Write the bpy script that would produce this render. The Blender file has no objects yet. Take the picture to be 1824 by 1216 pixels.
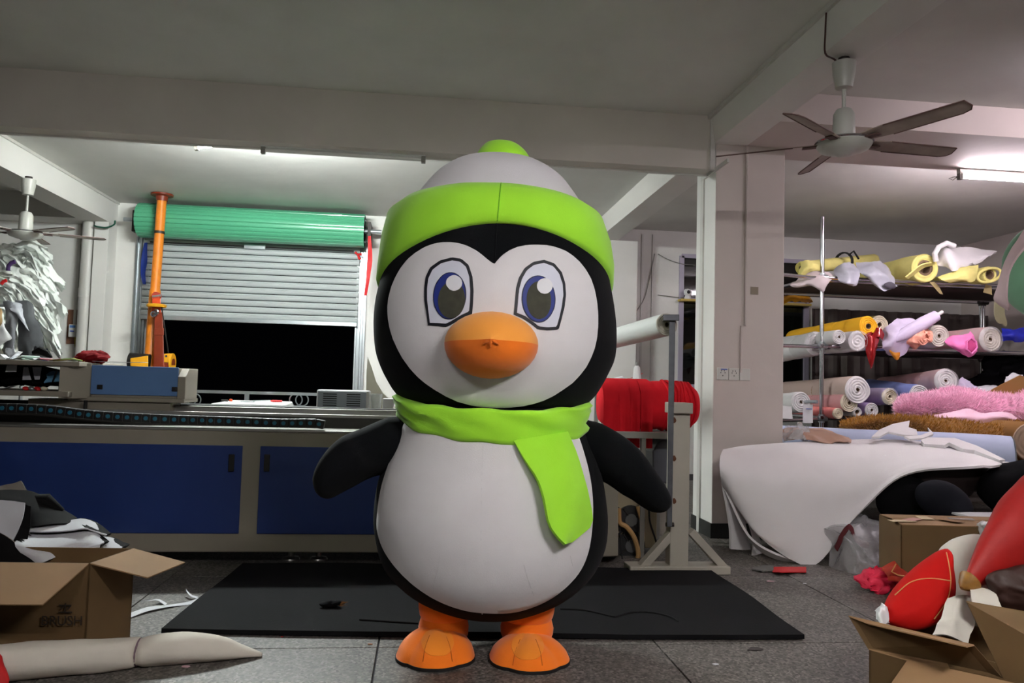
import bpy, bmesh, math, random
from mathutils import Vector, Matrix, noise
from mathutils.bvhtree import BVHTree
random.seed(7)
scene = bpy.context.scene
COL = scene.collection
PI = math.pi

# ------------------------------------------------------------------ camera, world, exposure
YAW, PITCH, ROLL, FPX = -0.113412, 0.056927, -0.027459, 1380.0
EYE = Vector((0, 0, 1.2))
cy, sy, cp, sp = math.cos(YAW), math.sin(YAW), math.cos(PITCH), math.sin(PITCH)
FWD = Vector((-sy * cp, cy * cp, sp))
_r = Vector((cy, sy, 0)); _u = _r.cross(FWD)
c_, s_ = math.cos(ROLL), math.sin(ROLL)
RGT = c_ * _r - s_ * _u
UPV = s_ * _r + c_ * _u
cam_data = bpy.data.cameras.new('camera'); cam = bpy.data.objects.new('camera', cam_data); COL.objects.link(cam)
cam_data.sensor_width = 36; cam_data.lens = FPX / 1824 * 36; cam_data.clip_start = .05
cam.matrix_world = Matrix(((RGT.x, UPV.x, -FWD.x, EYE.x), (RGT.y, UPV.y, -FWD.y, EYE.y), (RGT.z, UPV.z, -FWD.z, EYE.z), (0, 0, 0, 1)))
scene.camera = cam
w = bpy.data.worlds.new('night'); scene.world = w; w.use_nodes = True
w.node_tree.nodes['Background'].inputs[0].default_value = (.00004, .00004, .00006, 1)
vs = scene.view_settings
scene.display_settings.display_device = 'sRGB'
vs.view_transform = 'Standard'; vs.look = 'None'; vs.gamma = 1; vs.use_curve_mapping = False
vs.exposure = 3.5
# lamp strengths: the tube of the left rear bay, the lit tube in frame, the tubes out of frame
TUBE_REAR, TUBE_RIGHT, TUBE_RIGHT_NEAR, TUBE_FRONT = 110, 24, 14, 54
COOL, PINK, NEUTRAL = (.93, 1.0, .98), (1.0, .89, .97), (1.0, .965, .95)

def ray(px, py):
    return RGT * ((px - 912) / FPX) - UPV * ((py - 608) / FPX) + FWD
def P(px, py, Y=None, Z=None, X=None):
    d = ray(px, py)
    t = (Y - EYE.y) / d.y if Y is not None else (Z - EYE.z) / d.z if Z is not None else (X - EYE.x) / d.x
    return EYE + d * t

# ------------------------------------------------------------------ materials
def lin(c):
    return tuple((v / 255 / 12.92 if v / 255 <= .04045 else ((v / 255 + .055) / 1.055) ** 2.4) for v in c) + (1,)
_M = {}
def mat(name, rgb, rough=.6, metal=0, vary=0, vscale=6, bump=0, bscale=80, sheen=0, emit=0, alpha=1, coat=0, spec=.5):
    if name in _M: return _M[name]
    m = bpy.data.materials.new(name); m.use_nodes = True; _M[name] = m
    nt = m.node_tree; b = nt.nodes['Principled BSDF']; L = nt.links
    col = lin(rgb)
    b.inputs['Base Color'].default_value = col
    b.inputs['Roughness'].default_value = rough; b.inputs['Metallic'].default_value = metal
    b.inputs['Specular IOR Level'].default_value = spec
    if sheen: b.inputs['Sheen Weight'].default_value = sheen; b.inputs['Sheen Roughness'].default_value = .5
    if coat: b.inputs['Coat Weight'].default_value = coat
    if alpha < 1: b.inputs['Alpha'].default_value = alpha
    if emit:
        b.inputs['Emission Color'].default_value = col; b.inputs['Emission Strength'].default_value = emit
    if vary or bump:
        tc = nt.nodes.new('ShaderNodeTexCoord')
    if vary:
        n = nt.nodes.new('ShaderNodeTexNoise'); n.inputs['Scale'].default_value = vscale; n.inputs['Detail'].default_value = 5
        L.new(tc.outputs['Object'], n.inputs['Vector'])
        mr = nt.nodes.new('ShaderNodeMapRange'); mr.inputs['From Min'].default_value = .3; mr.inputs['From Max'].default_value = .7
        mr.inputs['To Min'].default_value = 1 - vary; mr.inputs['To Max'].default_value = 1 + vary * .6
        L.new(n.outputs['Fac'], mr.inputs['Value'])
        mx = nt.nodes.new('ShaderNodeVectorMath'); mx.operation = 'SCALE'; mx.inputs[0].default_value = col[:3]
        L.new(mr.outputs['Result'], mx.inputs['Scale']); L.new(mx.outputs['Vector'], b.inputs['Base Color'])
    if bump:
        n = nt.nodes.new('ShaderNodeTexNoise'); n.inputs['Scale'].default_value = bscale; n.inputs['Detail'].default_value = 4
        L.new(tc.outputs['Object'], n.inputs['Vector'])
        bp = nt.nodes.new('ShaderNodeBump'); bp.inputs['Strength'].default_value = bump; bp.inputs['Distance'].default_value = .01
        L.new(n.outputs['Fac'], bp.inputs['Height']); L.new(bp.outputs['Normal'], b.inputs['Normal'])
    return m

def terrazzo():
    m = bpy.data.materials.new('terrazzo'); m.use_nodes = True
    nt = m.node_tree; b = nt.nodes['Principled BSDF']; L = nt.links; N = nt.nodes.new
    tc = N('ShaderNodeTexCoord'); oi = N('ShaderNodeObjectInfo')
    ad = N('ShaderNodeVectorMath'); ad.operation = 'ADD'; L.new(tc.outputs['Object'], ad.inputs[0]); L.new(oi.outputs['Location'], ad.inputs[1])
    v = N('ShaderNodeTexVoronoi'); v.inputs['Scale'].default_value = 95; L.new(ad.outputs[0], v.inputs['Vector'])
    cr = N('ShaderNodeValToRGB'); L.new(v.outputs['Color'], cr.inputs['Fac'])
    e = cr.color_ramp.elements
    e[0].position = .15; e[0].color = lin((56, 51, 48)); e[1].position = .9; e[1].color = lin((134, 129, 123))
    for p, c in ((.4, (86, 81, 76)), (.65, (104, 99, 94))):
        x = e.new(p); x.color = lin(c)
    n = N('ShaderNodeTexNoise'); n.inputs['Scale'].default_value = 1.7; n.inputs['Detail'].default_value = 6; L.new(ad.outputs[0], n.inputs['Vector'])
    mr = N('ShaderNodeMapRange'); mr.inputs['From Min'].default_value = .3; mr.inputs['From Max'].default_value = .7
    mr.inputs['To Min'].default_value = .78; mr.inputs['To Max'].default_value = 1.12; L.new(n.outputs['Fac'], mr.inputs['Value'])
    sc = N('ShaderNodeVectorMath'); sc.operation = 'SCALE'; L.new(cr.outputs['Color'], sc.inputs[0]); L.new(mr.outputs['Result'], sc.inputs['Scale'])
    L.new(sc.outputs['Vector'], b.inputs['Base Color'])
    b.inputs['Roughness'].default_value = .5
    return m
def plaster(name, rgb, bump=.25, bscale=9, stain=.06):
    m = mat(name, rgb, .75, vary=stain, vscale=1.3, bump=bump, bscale=bscale, spec=.3)
    return m

# ------------------------------------------------------------------ mesh builder
class MB:
    def __init__(s): s.v = []; s.f = []; s.m = []
    def add(s, vs_, fs, m=0):
        o = len(s.v); s.v += [Vector(v) for v in vs_]; s.f += [tuple(i + o for i in f) for f in fs]; s.m += [m] * len(fs); return s
    def hexa(s, p, m=0):  # 0-3 one face, 4-7 the opposite face
        return s.add(p, [(3, 2, 1, 0), (4, 5, 6, 7), (0, 1, 5, 4), (1, 2, 6, 5), (2, 3, 7, 6), (3, 0, 4, 7)], m)
    def box(s, a, b, m=0):
        x0, x1 = sorted((a[0], b[0])); y0, y1 = sorted((a[1], b[1])); z0, z1 = sorted((a[2], b[2]))
        return s.hexa([(x0, y0, z0), (x1, y0, z0), (x1, y1, z0), (x0, y1, z0), (x0, y0, z1), (x1, y0, z1), (x1, y1, z1), (x0, y1, z1)], m)
    def bar(s, p, q, w, h, up=(0, 0, 1), m=0):  # rectangular bar from p to q
        p, q = Vector(p), Vector(q); d = (q - p).normalized(); up = Vector(up)
        a = d.cross(up)
        if a.length < 1e-4: a = d.cross(Vector((1, 0, 0)))
        a.normalize(); b = a.cross(d)
        k = [(-1, -1), (1, -1), (1, 1), (-1, 1)]
        return s.hexa([p + a * (i * w / 2) + b * (j * h / 2) for i, j in k] + [q + a * (i * w / 2) + b * (j * h / 2) for i, j in k], m)
    def grid(s, rows, wu=False, wv=False, m=0, flip=False):
        nv, nu = len(rows), len(rows[0]); vs_ = [p for r in rows for p in r]; fs = []
        for j in range(nv if wv else nv - 1):
            for i in range(nu if wu else nu - 1):
                a, b = j * nu + i, j * nu + (i + 1) % nu; c, d = ((j + 1) % nv) * nu + (i + 1) % nu, ((j + 1) % nv) * nu + i
                fs.append((a, d, c, b) if flip else (a, b, c, d))
        return s.add(vs_, fs, m)
    def tube(s, pts, r, n=12, cap=True, closed=False, m=0, flat=1, up=None):
        pts = [Vector(p) for p in pts]; k = len(pts); rs = r if isinstance(r, (list, tuple)) else [r] * k
        rows = []; prev = None
        for i, p in enumerate(pts):
            t = (pts[(i + 1) % k] - pts[i - 1]) if closed else (pts[min(i + 1, k - 1)] - pts[max(i - 1, 0)])
            t.normalize()
            if prev is None:
                a = Vector(up) if up else (Vector((0, 0, 1)) if abs(t.z) < .9 else Vector((1, 0, 0)))
            else: a = prev
            a = (a - t * a.dot(t)).normalized(); prev = a; b = t.cross(a)
            rows.append([p + a * (rs[i] * math.cos(2 * PI * j / n)) + b * (rs[i] * flat * math.sin(2 * PI * j / n)) for j in range(n)])
        o = len(s.v); s.grid(rows, wu=True, wv=closed, m=m)
        if cap and not closed:
            s.f.append(tuple(o + n - 1 - j for j in range(n))); s.f.append(tuple(o + (k - 1) * n + j for j in range(n))); s.m += [m, m]
        return s
    def lathe(s, p, axis, prof, n=24, m=0, closed=False):  # prof: (along, radius)
        p = Vector(p); t = Vector(axis).normalized()
        a = Vector((0, 0, 1)) if abs(t.z) < .9 else Vector((1, 0, 0))
        a = (a - t * a.dot(t)).normalized(); b = t.cross(a)
        rows = [[p + t * h + a * (r * math.cos(2 * PI * j / n)) + b * (r * math.sin(2 * PI * j / n)) for j in range(n)] for h, r in prof]
        return s.grid(rows, wu=True, wv=closed, m=m)
    def prism(s, poly, d, m=0):
        poly = [Vector(p) for p in poly]; n = len(poly); d = Vector(d)
        return s.add(poly + [p + d for p in poly], [tuple(range(n - 1, -1, -1)), tuple(range(n, 2 * n))] + [(i, (i + 1) % n, (i + 1) % n + n, i + n) for i in range(n)], m)
    def sheet(s, rows, th, m=0):  # a grid given thickness along its normals
        nv, nu = len(rows), len(rows[0]); back = []
        for j in range(nv):
            r = []
            for i in range(nu):
                du = rows[j][min(i + 1, nu - 1)] - rows[j][max(i - 1, 0)]; dv = rows[min(j + 1, nv - 1)][i] - rows[max(j - 1, 0)][i]
                nrm = du.cross(dv)
                nrm = nrm.normalized() if nrm.length > 1e-9 else Vector((0, 0, 1))
                r.append(rows[j][i] + nrm * th)
            back.append(r)
        o = len(s.v); s.add([p for r in rows for p in r] + [p for r in back for p in r], [], m); N = nv * nu
        ix = lambda j, i, k: o + k * N + j * nu + i
        for j in range(nv - 1):
            for i in range(nu - 1):
                s.f.append((ix(j, i, 0), ix(j + 1, i, 0), ix(j + 1, i + 1, 0), ix(j, i + 1, 0))); s.f.append((ix(j, i, 1), ix(j, i + 1, 1), ix(j + 1, i + 1, 1), ix(j + 1, i, 1))); s.m += [m, m]
        rim = [(0, i) for i in range(nu)] + [(j, nu - 1) for j in range(1, nv)] + [(nv - 1, i) for i in range(nu - 2, -1, -1)] + [(j, 0) for j in range(nv - 2, 0, -1)]
        for a, b in zip(rim, rim[1:] + rim[:1]):
            s.f.append((ix(*a, 0), ix(*b, 0), ix(*b, 1), ix(*a, 1))); s.m.append(m)
        return s
    def blob(s, c, rad, n=28, k=18, amp=0, freq=3, seed=0, rot=None, e=1, m=0, ridge=False):
        c = Vector(c); rows = []; sg = lambda x: math.copysign(abs(x) ** e, x)
        for j in range(k + 1):
            ph = -PI / 2 + PI * j / k; r = []
            for i in range(n):
                th = 2 * PI * i / n
                d = Vector((sg(math.cos(ph)) * sg(math.cos(th)), sg(math.cos(ph)) * sg(math.sin(th)), sg(math.sin(ph))))
                q = Vector((d.x * rad[0], d.y * rad[1], d.z * rad[2]))
                if amp:
                    w_ = noise.fractal(q * freq + Vector((seed * 7.3, seed * 3.1, seed)), 1.0, 2.0, 4)
                    if ridge: w_ = .5 - abs(w_) * 1.6
                    q = q * (1 + amp * w_)
                if rot is not None: q = rot @ q
                r.append(c + q)
            rows.append(r)
        return s.grid(rows, wu=True, m=m)
def cat1(p, t):  # Catmull-Rom through the list p, t in 0..1
    n = len(p) - 1; x = min(max(t, 0), 1) * n; i = min(int(x), n - 1); f = x - i
    g = lambda k: p[min(max(k, 0), n)]
    p0 = g(i - 1) if i > 0 else g(0) * 2 - g(1); p3 = g(i + 2) if i + 2 <= n else g(n) * 2 - g(n - 1)
    p1, p2 = g(i), g(i + 1)
    return (p1 * 2 + (p2 - p0) * f + (p0 * 2 - p1 * 5 + p2 * 4 - p3) * f * f + (p1 * 3 - p0 - p2 * 3 + p3) * f ** 3) * .5
def surf(ctrl, nu, nv):
    """Smooth grid through control rows of world points."""
    cols = [[cat1(r, i / (nu - 1)) for i in range(nu)] for r in ctrl]
    return [[cat1([c[i] for c in cols], j / (nv - 1)) for i in range(nu)] for j in range(nv)]
def pg(rows, nu=16, nv=12, crumple=0, freq=4, seed=1):
    """Control rows of (pixel x, pixel y, depth Y) -> world grid."""
    g = surf([[P(x, y, Y=d) for x, y, d in r] for r in rows], nu, nv)
    if crumple:
        for r in g:
            for p in r:
                p += noise.turbulence_vector(p * freq + Vector((seed, seed * 2, 0)), 3, False) * crumple
    return g

# ------------------------------------------------------------------ objects
def mesh_of(name, mb, mats, smooth=True, ang=40):
    me = bpy.data.meshes.new(name); me.from_pydata([tuple(v) for v in mb.v], [], mb.f)
    for m in (mats if isinstance(mats, (list, tuple)) else [mats]): me.materials.append(m)
    if any(mb.m): me.polygons.foreach_set('material_index', mb.m)
    bm = bmesh.new(); bm.from_mesh(me); bmesh.ops.remove_doubles(bm, verts=bm.verts, dist=1e-6); bmesh.ops.recalc_face_normals(bm, faces=bm.faces); bm.to_mesh(me); bm.free()
    if smooth:
        me.polygons.foreach_set('use_smooth', [True] * len(me.polygons)); me.set_sharp_from_angle(angle=math.radians(ang))
    me.update(); return me
def wloc(o):
    p = Vector((0, 0, 0))
    while o is not None: p = p + Vector(o.location); o = o.parent
    return p
def part(name, mb, mats, parent=None, smooth=True, ang=40, bevel=0, label=None, kind=None, origin=None):
    """One mesh object; the builder's coordinates are world coordinates."""
    org = Vector(origin) if origin is not None else (wloc(parent) if parent is not None else None)
    if org is None:
        xs = [v.x for v in mb.v]; ys = [v.y for v in mb.v]; zs = [v.z for v in mb.v]
        org = Vector(((min(xs) + max(xs)) / 2, (min(ys) + max(ys)) / 2, min(zs)))
    mb.v = [v - org for v in mb.v]
    o = bpy.data.objects.new(name, mesh_of(name, mb, mats, smooth, ang)); COL.objects.link(o)
    o.location = org - wloc(parent) if parent is not None else org
    o.parent = parent
    if bevel:
        b = o.modifiers.new('bevel', 'BEVEL'); b.width = bevel; b.segments = 2; b.limit_method = 'ANGLE'
    if label: o['label'] = label
    if kind: o['kind'] = kind
    return o
def tag(o, label, cat, group=None):
    o['label'] = label; o['category'] = cat
    if group: o['group'] = group
    return o
def thing(name, label, cat, loc, group=None):
    o = bpy.data.objects.new(name, None); COL.objects.link(o); o.location = loc; o.empty_display_size = .1
    return tag(o, label, cat, group)
def single(name, label, cat, mb, mats, group=None, **k):
    return tag(part(name, mb, mats, None, **k), label, cat, group)
def struct(name, mb, mats, parent=None, **k):
    k.setdefault('smooth', False)
    return part(name, mb, mats, parent, kind='structure' if parent is None else None, **k)
def copy_part(src, parent, loc):
    c = src.copy(); COL.objects.link(c); c.parent = parent; c.location = loc; return c

# ------------------------------------------------------------------ the room
CEIL, BACK = 3.516, 10.88
white_wall = plaster('white plaster', (226, 224, 220), stain=.05)
old_wall = plaster('greyed plaster', (206, 199, 192), stain=.08)
ceil_m = plaster('ceiling plaster', (214, 213, 208), bump=.45, bscale=5, stain=.08)
pinkish = plaster('right bay plaster', (206, 195, 190), stain=.06)
dim_wall = plaster('unseen wall grey', (120, 114, 108), stain=.3)  # grey chosen for the unseen walls to cut bounced light
black_paint = mat('black paint', (22, 24, 23), .5)
white_pvc = mat('white pvc', (205, 203, 198), .4)
floor = struct('floor', MB().box((-13, -11, -.2), (8.3, 11.1, -.009)), mat('tile grout', (38, 34, 40), .9))
tile_m = terrazzo()
tile0 = None
for i in range(-6, 7):
    for j in range(-4, 7):
        x0, y0 = -.16 + 1.3 * i, 3.63 + 1.3 * j
        if x0 < -8 or x0 > 7.0 or y0 < -3.5 or y0 > 9.8: continue
        if tile0 is None:
            tile0 = part('floor_tile', MB().box((x0 + .004, y0 + .004, -.012), (x0 + 1.296, y0 + 1.296, 0)), tile_m, floor, origin=(x0, y0, 0), smooth=False, bevel=.002)
            f0 = wloc(floor)
        else: copy_part(tile0, floor, Vector((x0, y0, 0)) - f0)
struct('ceiling', MB().box((-13, -11, CEIL), (8.3, 11.1, CEIL + .2)), ceil_m)
SX0, SX1, SZ0 = -3.78, -.90, .74          # shutter opening
WX0, WX1, WZ0, WZ1 = 3.70, 5.62, 1.26, 3.16  # window opening
b = MB()
Yb = BACK + .2
b.box((-13, BACK, 0), (SX0, Yb, CEIL)); b.box((SX0, BACK, 0), (SX1, Yb, SZ0)); b.box((SX0, BACK, 3.4), (SX1, Yb, CEIL)); b.box((SX1, BACK, 0), (WX0, Yb, CEIL))
b.box((WX0, BACK, 0), (WX1, Yb, WZ0)); b.box((WX0, BACK, WZ1), (WX1, Yb, CEIL)); b.box((WX1, BACK, 0), (8.3, Yb, CEIL))
struct('wall_back', b, white_wall)
struct('wall_right', MB().box((8.1, -11, 0), (8.3, 10.88, CEIL)), pinkish)
struct('wall_left', MB().box((-13.2, -11, 0), (-13, 10.88, CEIL)), dim_wall)
struct('wall_front', MB().box((-13, -11.2, 0), (8.1, -11, CEIL)), dim_wall)
# beams and pillars
struct('front_beam', MB().box((-13, 6.19, 3.06), (2.36, 6.37, CEIL)), old_wall)
struct('depth_beam_right', MB().hexa([(2.37, -11, 3.28), (2.66, -11, 3.28), (2.66, 10.88, 3.28), (2.37, 10.88, 3.28), (2.335, -11, CEIL), (2.66, -11, CEIL), (2.66, 10.88, CEIL), (2.335, 10.88, CEIL)]), white_wall)
struct('depth_beam_left', MB().box((-4.50, 6.45, 3.2), (-4.155, 10.88, CEIL)), white_wall)
struct('cross_beam_right', MB().box((2.66, 5.57, 3.28), (8.1, 6.5, CEIL)), pinkish)
struct('back_beam_left', MB().box((-13, 10.45, 3.2), (-4.5, 10.88, CEIL)), white_wall)
cb_ = MB().box((2.39, 6.19, 0), (3.0, 6.64, CEIL)); cb_.m[5] = 1  # rear lamp's light on the left face painted as whiter plaster
column = struct('column', cb_, [pinkish, white_wall], bevel=.008)
struct('baseboard_column', MB().box((2.38, 6.18, 0), (3.01, 6.65, .12)), black_paint)
struct('pillar_left', MB().box((-4.33, 10.6, 0), (-4.15, 10.88, 3.2)), white_wall, bevel=.006)
struct('pillar_back', MB().box((2.56, 10.55, 0), (2.95, 10.88, 3.28)), white_wall, bevel=.006)
# pale edge strip, trunking and pipes fixed to the structure
struct('trim_1', MB().box((-13, 6.345, 3.045), (2.37, 6.37, 3.06)), white_pvc)  # white strip stands in for the lit underside of the beam
struct('trim_2', MB().box((2.375, 6.44, 0), (2.39, 6.50, 3.28)).box((2.335, 6.17, 3.05), (2.375, 6.20, 3.5)).box((2.372, 5.9, 3.04), (2.39, 6.5, 3.07)), white_pvc)
x0 = P(1329, 450, Y=6.18).x
struct('trim_3', MB().tube([(x0, 6.178, 3.27), (x0, 6.178, 1.75)], .012, 8).tube([(x0 - .035, 6.18, 1.75), (x0 - .035, 6.18, 1.36)], .01, 8), pinkish)
struct('trim_4', MB().box((2.335 - .02, -3.3, CEIL - .03), (2.345, 6.19, CEIL)).box((-4.155, 6.45, CEIL - .03), (-4.135, 10.88, CEIL)), white_pvc)
for px in (1143, 1162):   # thin surface conduits on the rear wall
    p = P(px, 500, Y=BACK)
    struct('trim_%d' % (5 + (px > 1150)), MB().box((p.x - .012, BACK - .02, .9), (p.x + .012, BACK, 3.45)), white_pvc)
dp = MB(); p = P(156, 520, Y=10.7)
dp.tube([(p.x - .02, 10.7, .0), (p.x - .02, 10.7, 3.2)], .085, 20)
for z in (.9, 2.2): dp.tube([(p.x - .02, 10.7, z), (p.x - .02, 10.7, z + .12)], .092, 20)
single('drain_pipe', 'thick white plastic drain pipe beside the left pillar', 'pipe', dp, white_pvc)
# the window behind the rack
lav = mat('lavender window frame', (176, 168, 186), .45); glass = mat('dark night glass', (8, 12, 10), .04, spec=.6)
b = MB()
for x in (WX0, 4.34, 4.98, WX1): b.box((x - .035, BACK - .02, WZ0), (x + .035, BACK + .06, WZ1))
for z in (WZ0, 2.52, WZ1): b.box((WX0, BACK - .02, z - .03), (WX1, BACK + .06, z + .03))
win = struct('window_1', b, lav)
for x0, x1 in ((WX0, 4.34), (4.34, 4.98), (4.98, WX1)):
    for z0, z1 in ((WZ0, 2.52), (2.52, WZ1)):
        part('pane', MB().box((x0 + .03, BACK + .02, z0 + .03), (x1 - .03, BACK + .03, z1 - .03)), glass, win, smooth=False)
part('sill', MB().box((WX0 - .05, BACK - .16, 2.485), (WX1, BACK, 2.515)), mat('yellowed sill', (196, 170, 84), .6), win, smooth=False)

# ------------------------------------------------------------------ lamps
batten_m = mat('white lamp batten', (200, 200, 196), .4); grey_plastic = mat('grey lamp cap', (120, 118, 112), .5)
def tube_lamp(label, p, q, strength, col, lit=True, group=None, shade=False):
    p, q = Vector(p), Vector(q)
    d = (q - p).normalized(); up = Vector((0, 0, 1))
    t = thing('tube_lamp', label, 'lamp', (p + q) / 2, group)
    part('batten', MB().bar(p + up * .045, q + up * .045, .05, .045), batten_m, t, smooth=False, bevel=.004)
    m = mat('lit tube %s %s' % (label[:12], strength), tuple(255 * (c ** (1 / 2.2)) for c in col), .3, emit=strength) if lit else mat('unlit tube', (214, 214, 210), .25)
    part('tube', MB().tube([p + d * .03, q - d * .03], .016, 12), m, t)
    if shade:   # unseen steel trough added to keep light off the ceiling, hung on rods
        sd = d.cross(up).normalized()
        part('added_reflector', MB().sheet([[e + sd * x + up * z for x, z in ((-.11, .0), (-.06, .06), (.06, .06), (.11, .0))] for e in (p, q)], .003), batten_m, t, smooth=False)
        for f in (.15, .85):
            m0 = p.lerp(q, f); part('hanging_rod', MB().tube([m0 + up * .06, Vector((m0.x, m0.y, CEIL))], .005, 8), grey_plastic, t)
    for e, k in ((p, 1), (q, -1)): part('end_cap', MB().bar(e, e + d * k * .035, .045, .06), grey_plastic, t, smooth=False, bevel=.004)
    return t
p = P(1707, 314, Y=6.44)
tl = tube_lamp('lit white tube lamp on the cross beam at the right edge', (p.x, 6.44, p.z), (p.x + 1.25, 6.44, p.z), TUBE_RIGHT, PINK)
part('bracket', MB().box((p.x + .1, 6.43, p.z + .06), (p.x + 1.15, 6.5, 3.285)), batten_m, tl, smooth=False)
part('loose_wire', MB().tube([(p.x, 6.44, p.z), (p.x - .05, 6.43, p.z - .01), (p.x - .1, 6.43, p.z - .03), (p.x - .06, 6.43, p.z - .04), (p.x - .01, 6.44, p.z - .005)], .004, 6), grey_plastic, tl)
tube_lamp('lit tube lamp under the ceiling beyond the right edge', (4.35, 4.25, 3.41), (5.55, 4.25, 3.41), TUBE_RIGHT_NEAR, PINK)
tube_lamp('lit tube lamp above the open floor in front, right one', (1.2, .1, 2.85), (2.4, .1, 2.85), TUBE_FRONT, NEUTRAL, shade=True)
tube_lamp('lit tube lamp above the open floor in front, left one', (-1.4, -.9, 3.42), (-.2, -.9, 3.42), TUBE_FRONT * .4, NEUTRAL)  # unseen tube, added as weak fill from the left
a, c = P(465, 267, Y=6.3), P(758, 284, Y=6.3)
ul = tube_lamp('unlit tube lamp fixed along the underside of the front beam', (a.x, 6.3, a.z), (c.x, 6.3, a.z), 0, NEUTRAL, lit=False)
part('bracket', MB().box((a.x + .2, 6.28, a.z + .03), (a.x + .26, 6.32, 3.062)), batten_m, ul, smooth=False)
p = P(346, 262, Y=6.9)
tl = tube_lamp('lit tube lamp behind the front beam, only its left end showing', p, (p.x + 1.2, 6.9, p.z + .2), TUBE_REAR, COOL)
part('bracket', MB().box((p.x + .5, 6.37, p.z + .14), (p.x + .56, 6.92, p.z + .17)), batten_m, tl, smooth=False)

# ------------------------------------------------------------------ ceiling fans
blade_m = mat('dusty fan blade', (164, 146, 138), .7, vary=.2, vscale=9); rim_m = mat('fan blade rim', (104, 78, 74), .7)
fan_white = mat('fan white enamel', (190, 190, 184), .35); chrome = mat('chrome', (200, 200, 205), .18, 1)
def ceiling_fan(label, hub, top, tips, wire=None, tilt=.3, bmat=None):
    hub = Vector(hub)
    t = thing('ceiling_fan', label, 'fan', hub, 'ceiling fans')
    part('motor_housing', MB().lathe(hub, (0, 0, 1), [(-.07, 0), (-.068, .04), (-.055, .055), (-.05, .09), (-.03, .145), (.0, .165), (.012, .16), (.02, .1), (.03, 0)], 32), fan_white, t)
    part('trim_ring', MB().lathe(hub + Vector((0, 0, .012)), (0, 0, 1), [(-.008, .163), (-.002, .172), (.006, .168), (.012, .14)], 32), chrome, t)
    part('motor_cap', MB().lathe(hub + Vector((0, 0, .02)), (0, 0, 1), [(0, .06), (.03, .066), (.17, .062), (.2, .045), (.215, 0)], 24), fan_white, t)
    part('rod', MB().tube([hub + Vector((0, 0, .2)), Vector((hub.x, hub.y, top - .1))], .012, 12), fan_white, t)
    part('canopy', MB().lathe((hub.x, hub.y, top), (0, 0, -1), [(.025, .03), (.03, .07), (.1, .066), (.19, .05), (.2, 0)], 24), fan_white, t)
    part('hook', MB().tube([(hub.x, hub.y, top), (hub.x, hub.y, top - .05)], .035, 10), mat('dark iron', (62, 56, 54), .6, .6), t)
    for tip in tips:
        tip = Vector(tip); d = tip - hub; R = d.length; d.normalize(); s = d.cross(Vector((0, 0, 1))).normalized(); u = s.cross(d)
        at = lambda r, w_: hub + d * r + s * w_ + u * (.012 + tilt * w_)
        out = [at(.12, -.036), at(.3, -.052), at(R - .07, -.052), at(R - .02, -.038), at(R, -.01), at(R - .01, .046), at(.3, .052), at(.12, .038)]
        bl = part('blade', MB().prism(out, u * .006), bmat or blade_m, t, smooth=False)
        part('blade_arm', MB().bar(hub + d * .1 + u * .004, hub + d * .24 + u * .004, .045, .008), rim_m, bl, smooth=False)
        part('blade_rim', MB().tube([at(.3, -.052), at(R - .07, -.052), at(R - .02, -.038), at(R, -.01), at(R - .01, .046), at(.3, .052)], .004, 6), rim_m, bl)
    if wire: part('wire', MB().tube([cat1([Vector(q) for q in wire], i / 16) for i in range(17)], .006, 6), mat('brown wire', (70, 40, 38), .5), t)
    return t
hub = P(1503, 258, Y=4.43)
tips = []
for px, py in ((1730, 190), (1697, 275), (1430, 312), (1276, 282), (1408, 207)):
    best = None
    for k in range(200):   # the point on the sight line that lies one blade's length from the hub, nearest the fan's plane
        q = P(px, py, Y=3.7 + .0075 * k)
        sc_ = abs((q - hub).length - .78) + abs(q.z - hub.z - .06 * (q.x - hub.x)) * 1.5
        if best is None or sc_ < best[0]: best = (sc_, q)
    tips.append(best[1])
ceiling_fan('large brown-bladed ceiling fan hanging from the right beam', hub, 3.28, tips, wire=[P(1472, 16, X=2.335) , P(1470, 60, X=2.33), P(1470, 95, X=2.34), P(1485, 105, Y=4.43), hub + Vector((-.02, 0, .5))])
hub = P(45, 416, Y=8.35); hub.x = P(45, 416, Y=8.35).x
ceiling_fan('smaller white ceiling fan hanging near the left edge', hub, 3.2, [hub + Vector((.73 * math.cos(a), .73 * math.sin(a), 0)) for a in (.28, -.55, 1.75, 2.95, 4.15)], tilt=.06, bmat=mat('pale fan blade', (196, 186, 178), .6))

# ------------------------------------------------------------------ roller shutter
steel = mat('galvanised steel', (176, 182, 186), .3, .7); slat_m = mat('grey shutter slat', (190, 195, 196), .42, .15, spec=.6)
green_m = mat('green enamelled slat', (84, 166, 128), .3, 0, coat=.3); dark_steel = mat('dark steel', (48, 44, 42), .5, .6)
DZ, DY, DR = 3.235, 10.57, .215
t = thing('roller_shutter', 'half open roller shutter with green coil over the dark opening', 'shutter', (-2.34, 10.7, SZ0))
n = 22
dx0, dx1 = P(240, 400, Y=10.4).x, P(648, 415, Y=10.4).x
for k in range(n):
    a0, a1 = 2 * PI * (k + .07) / n, 2 * PI * (k + .93) / n; b = MB(); rows = []
    for x in (dx0, dx1):
        rows.append([Vector((x, DY - rr * math.cos(a), DZ + rr * math.sin(a))) for a, rr in ((a0, DR - .012), (a0 + .03, DR), ((a0 + a1) / 2, DR + .004), (a1 - .03, DR), (a1, DR - .012))])
    b.sheet(rows, -.008); part('coil_slat', b, green_m, t)
part('coil_core', MB().tube([(dx0 + .01, DY, DZ), (dx1 - .01, DY, DZ)], DR - .016, 24), dark_steel, t)
part('axle', MB().tube([(dx0 - .2, DY, DZ), (dx1 + .22, DY, DZ)], .028, 12), steel, t)
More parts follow.
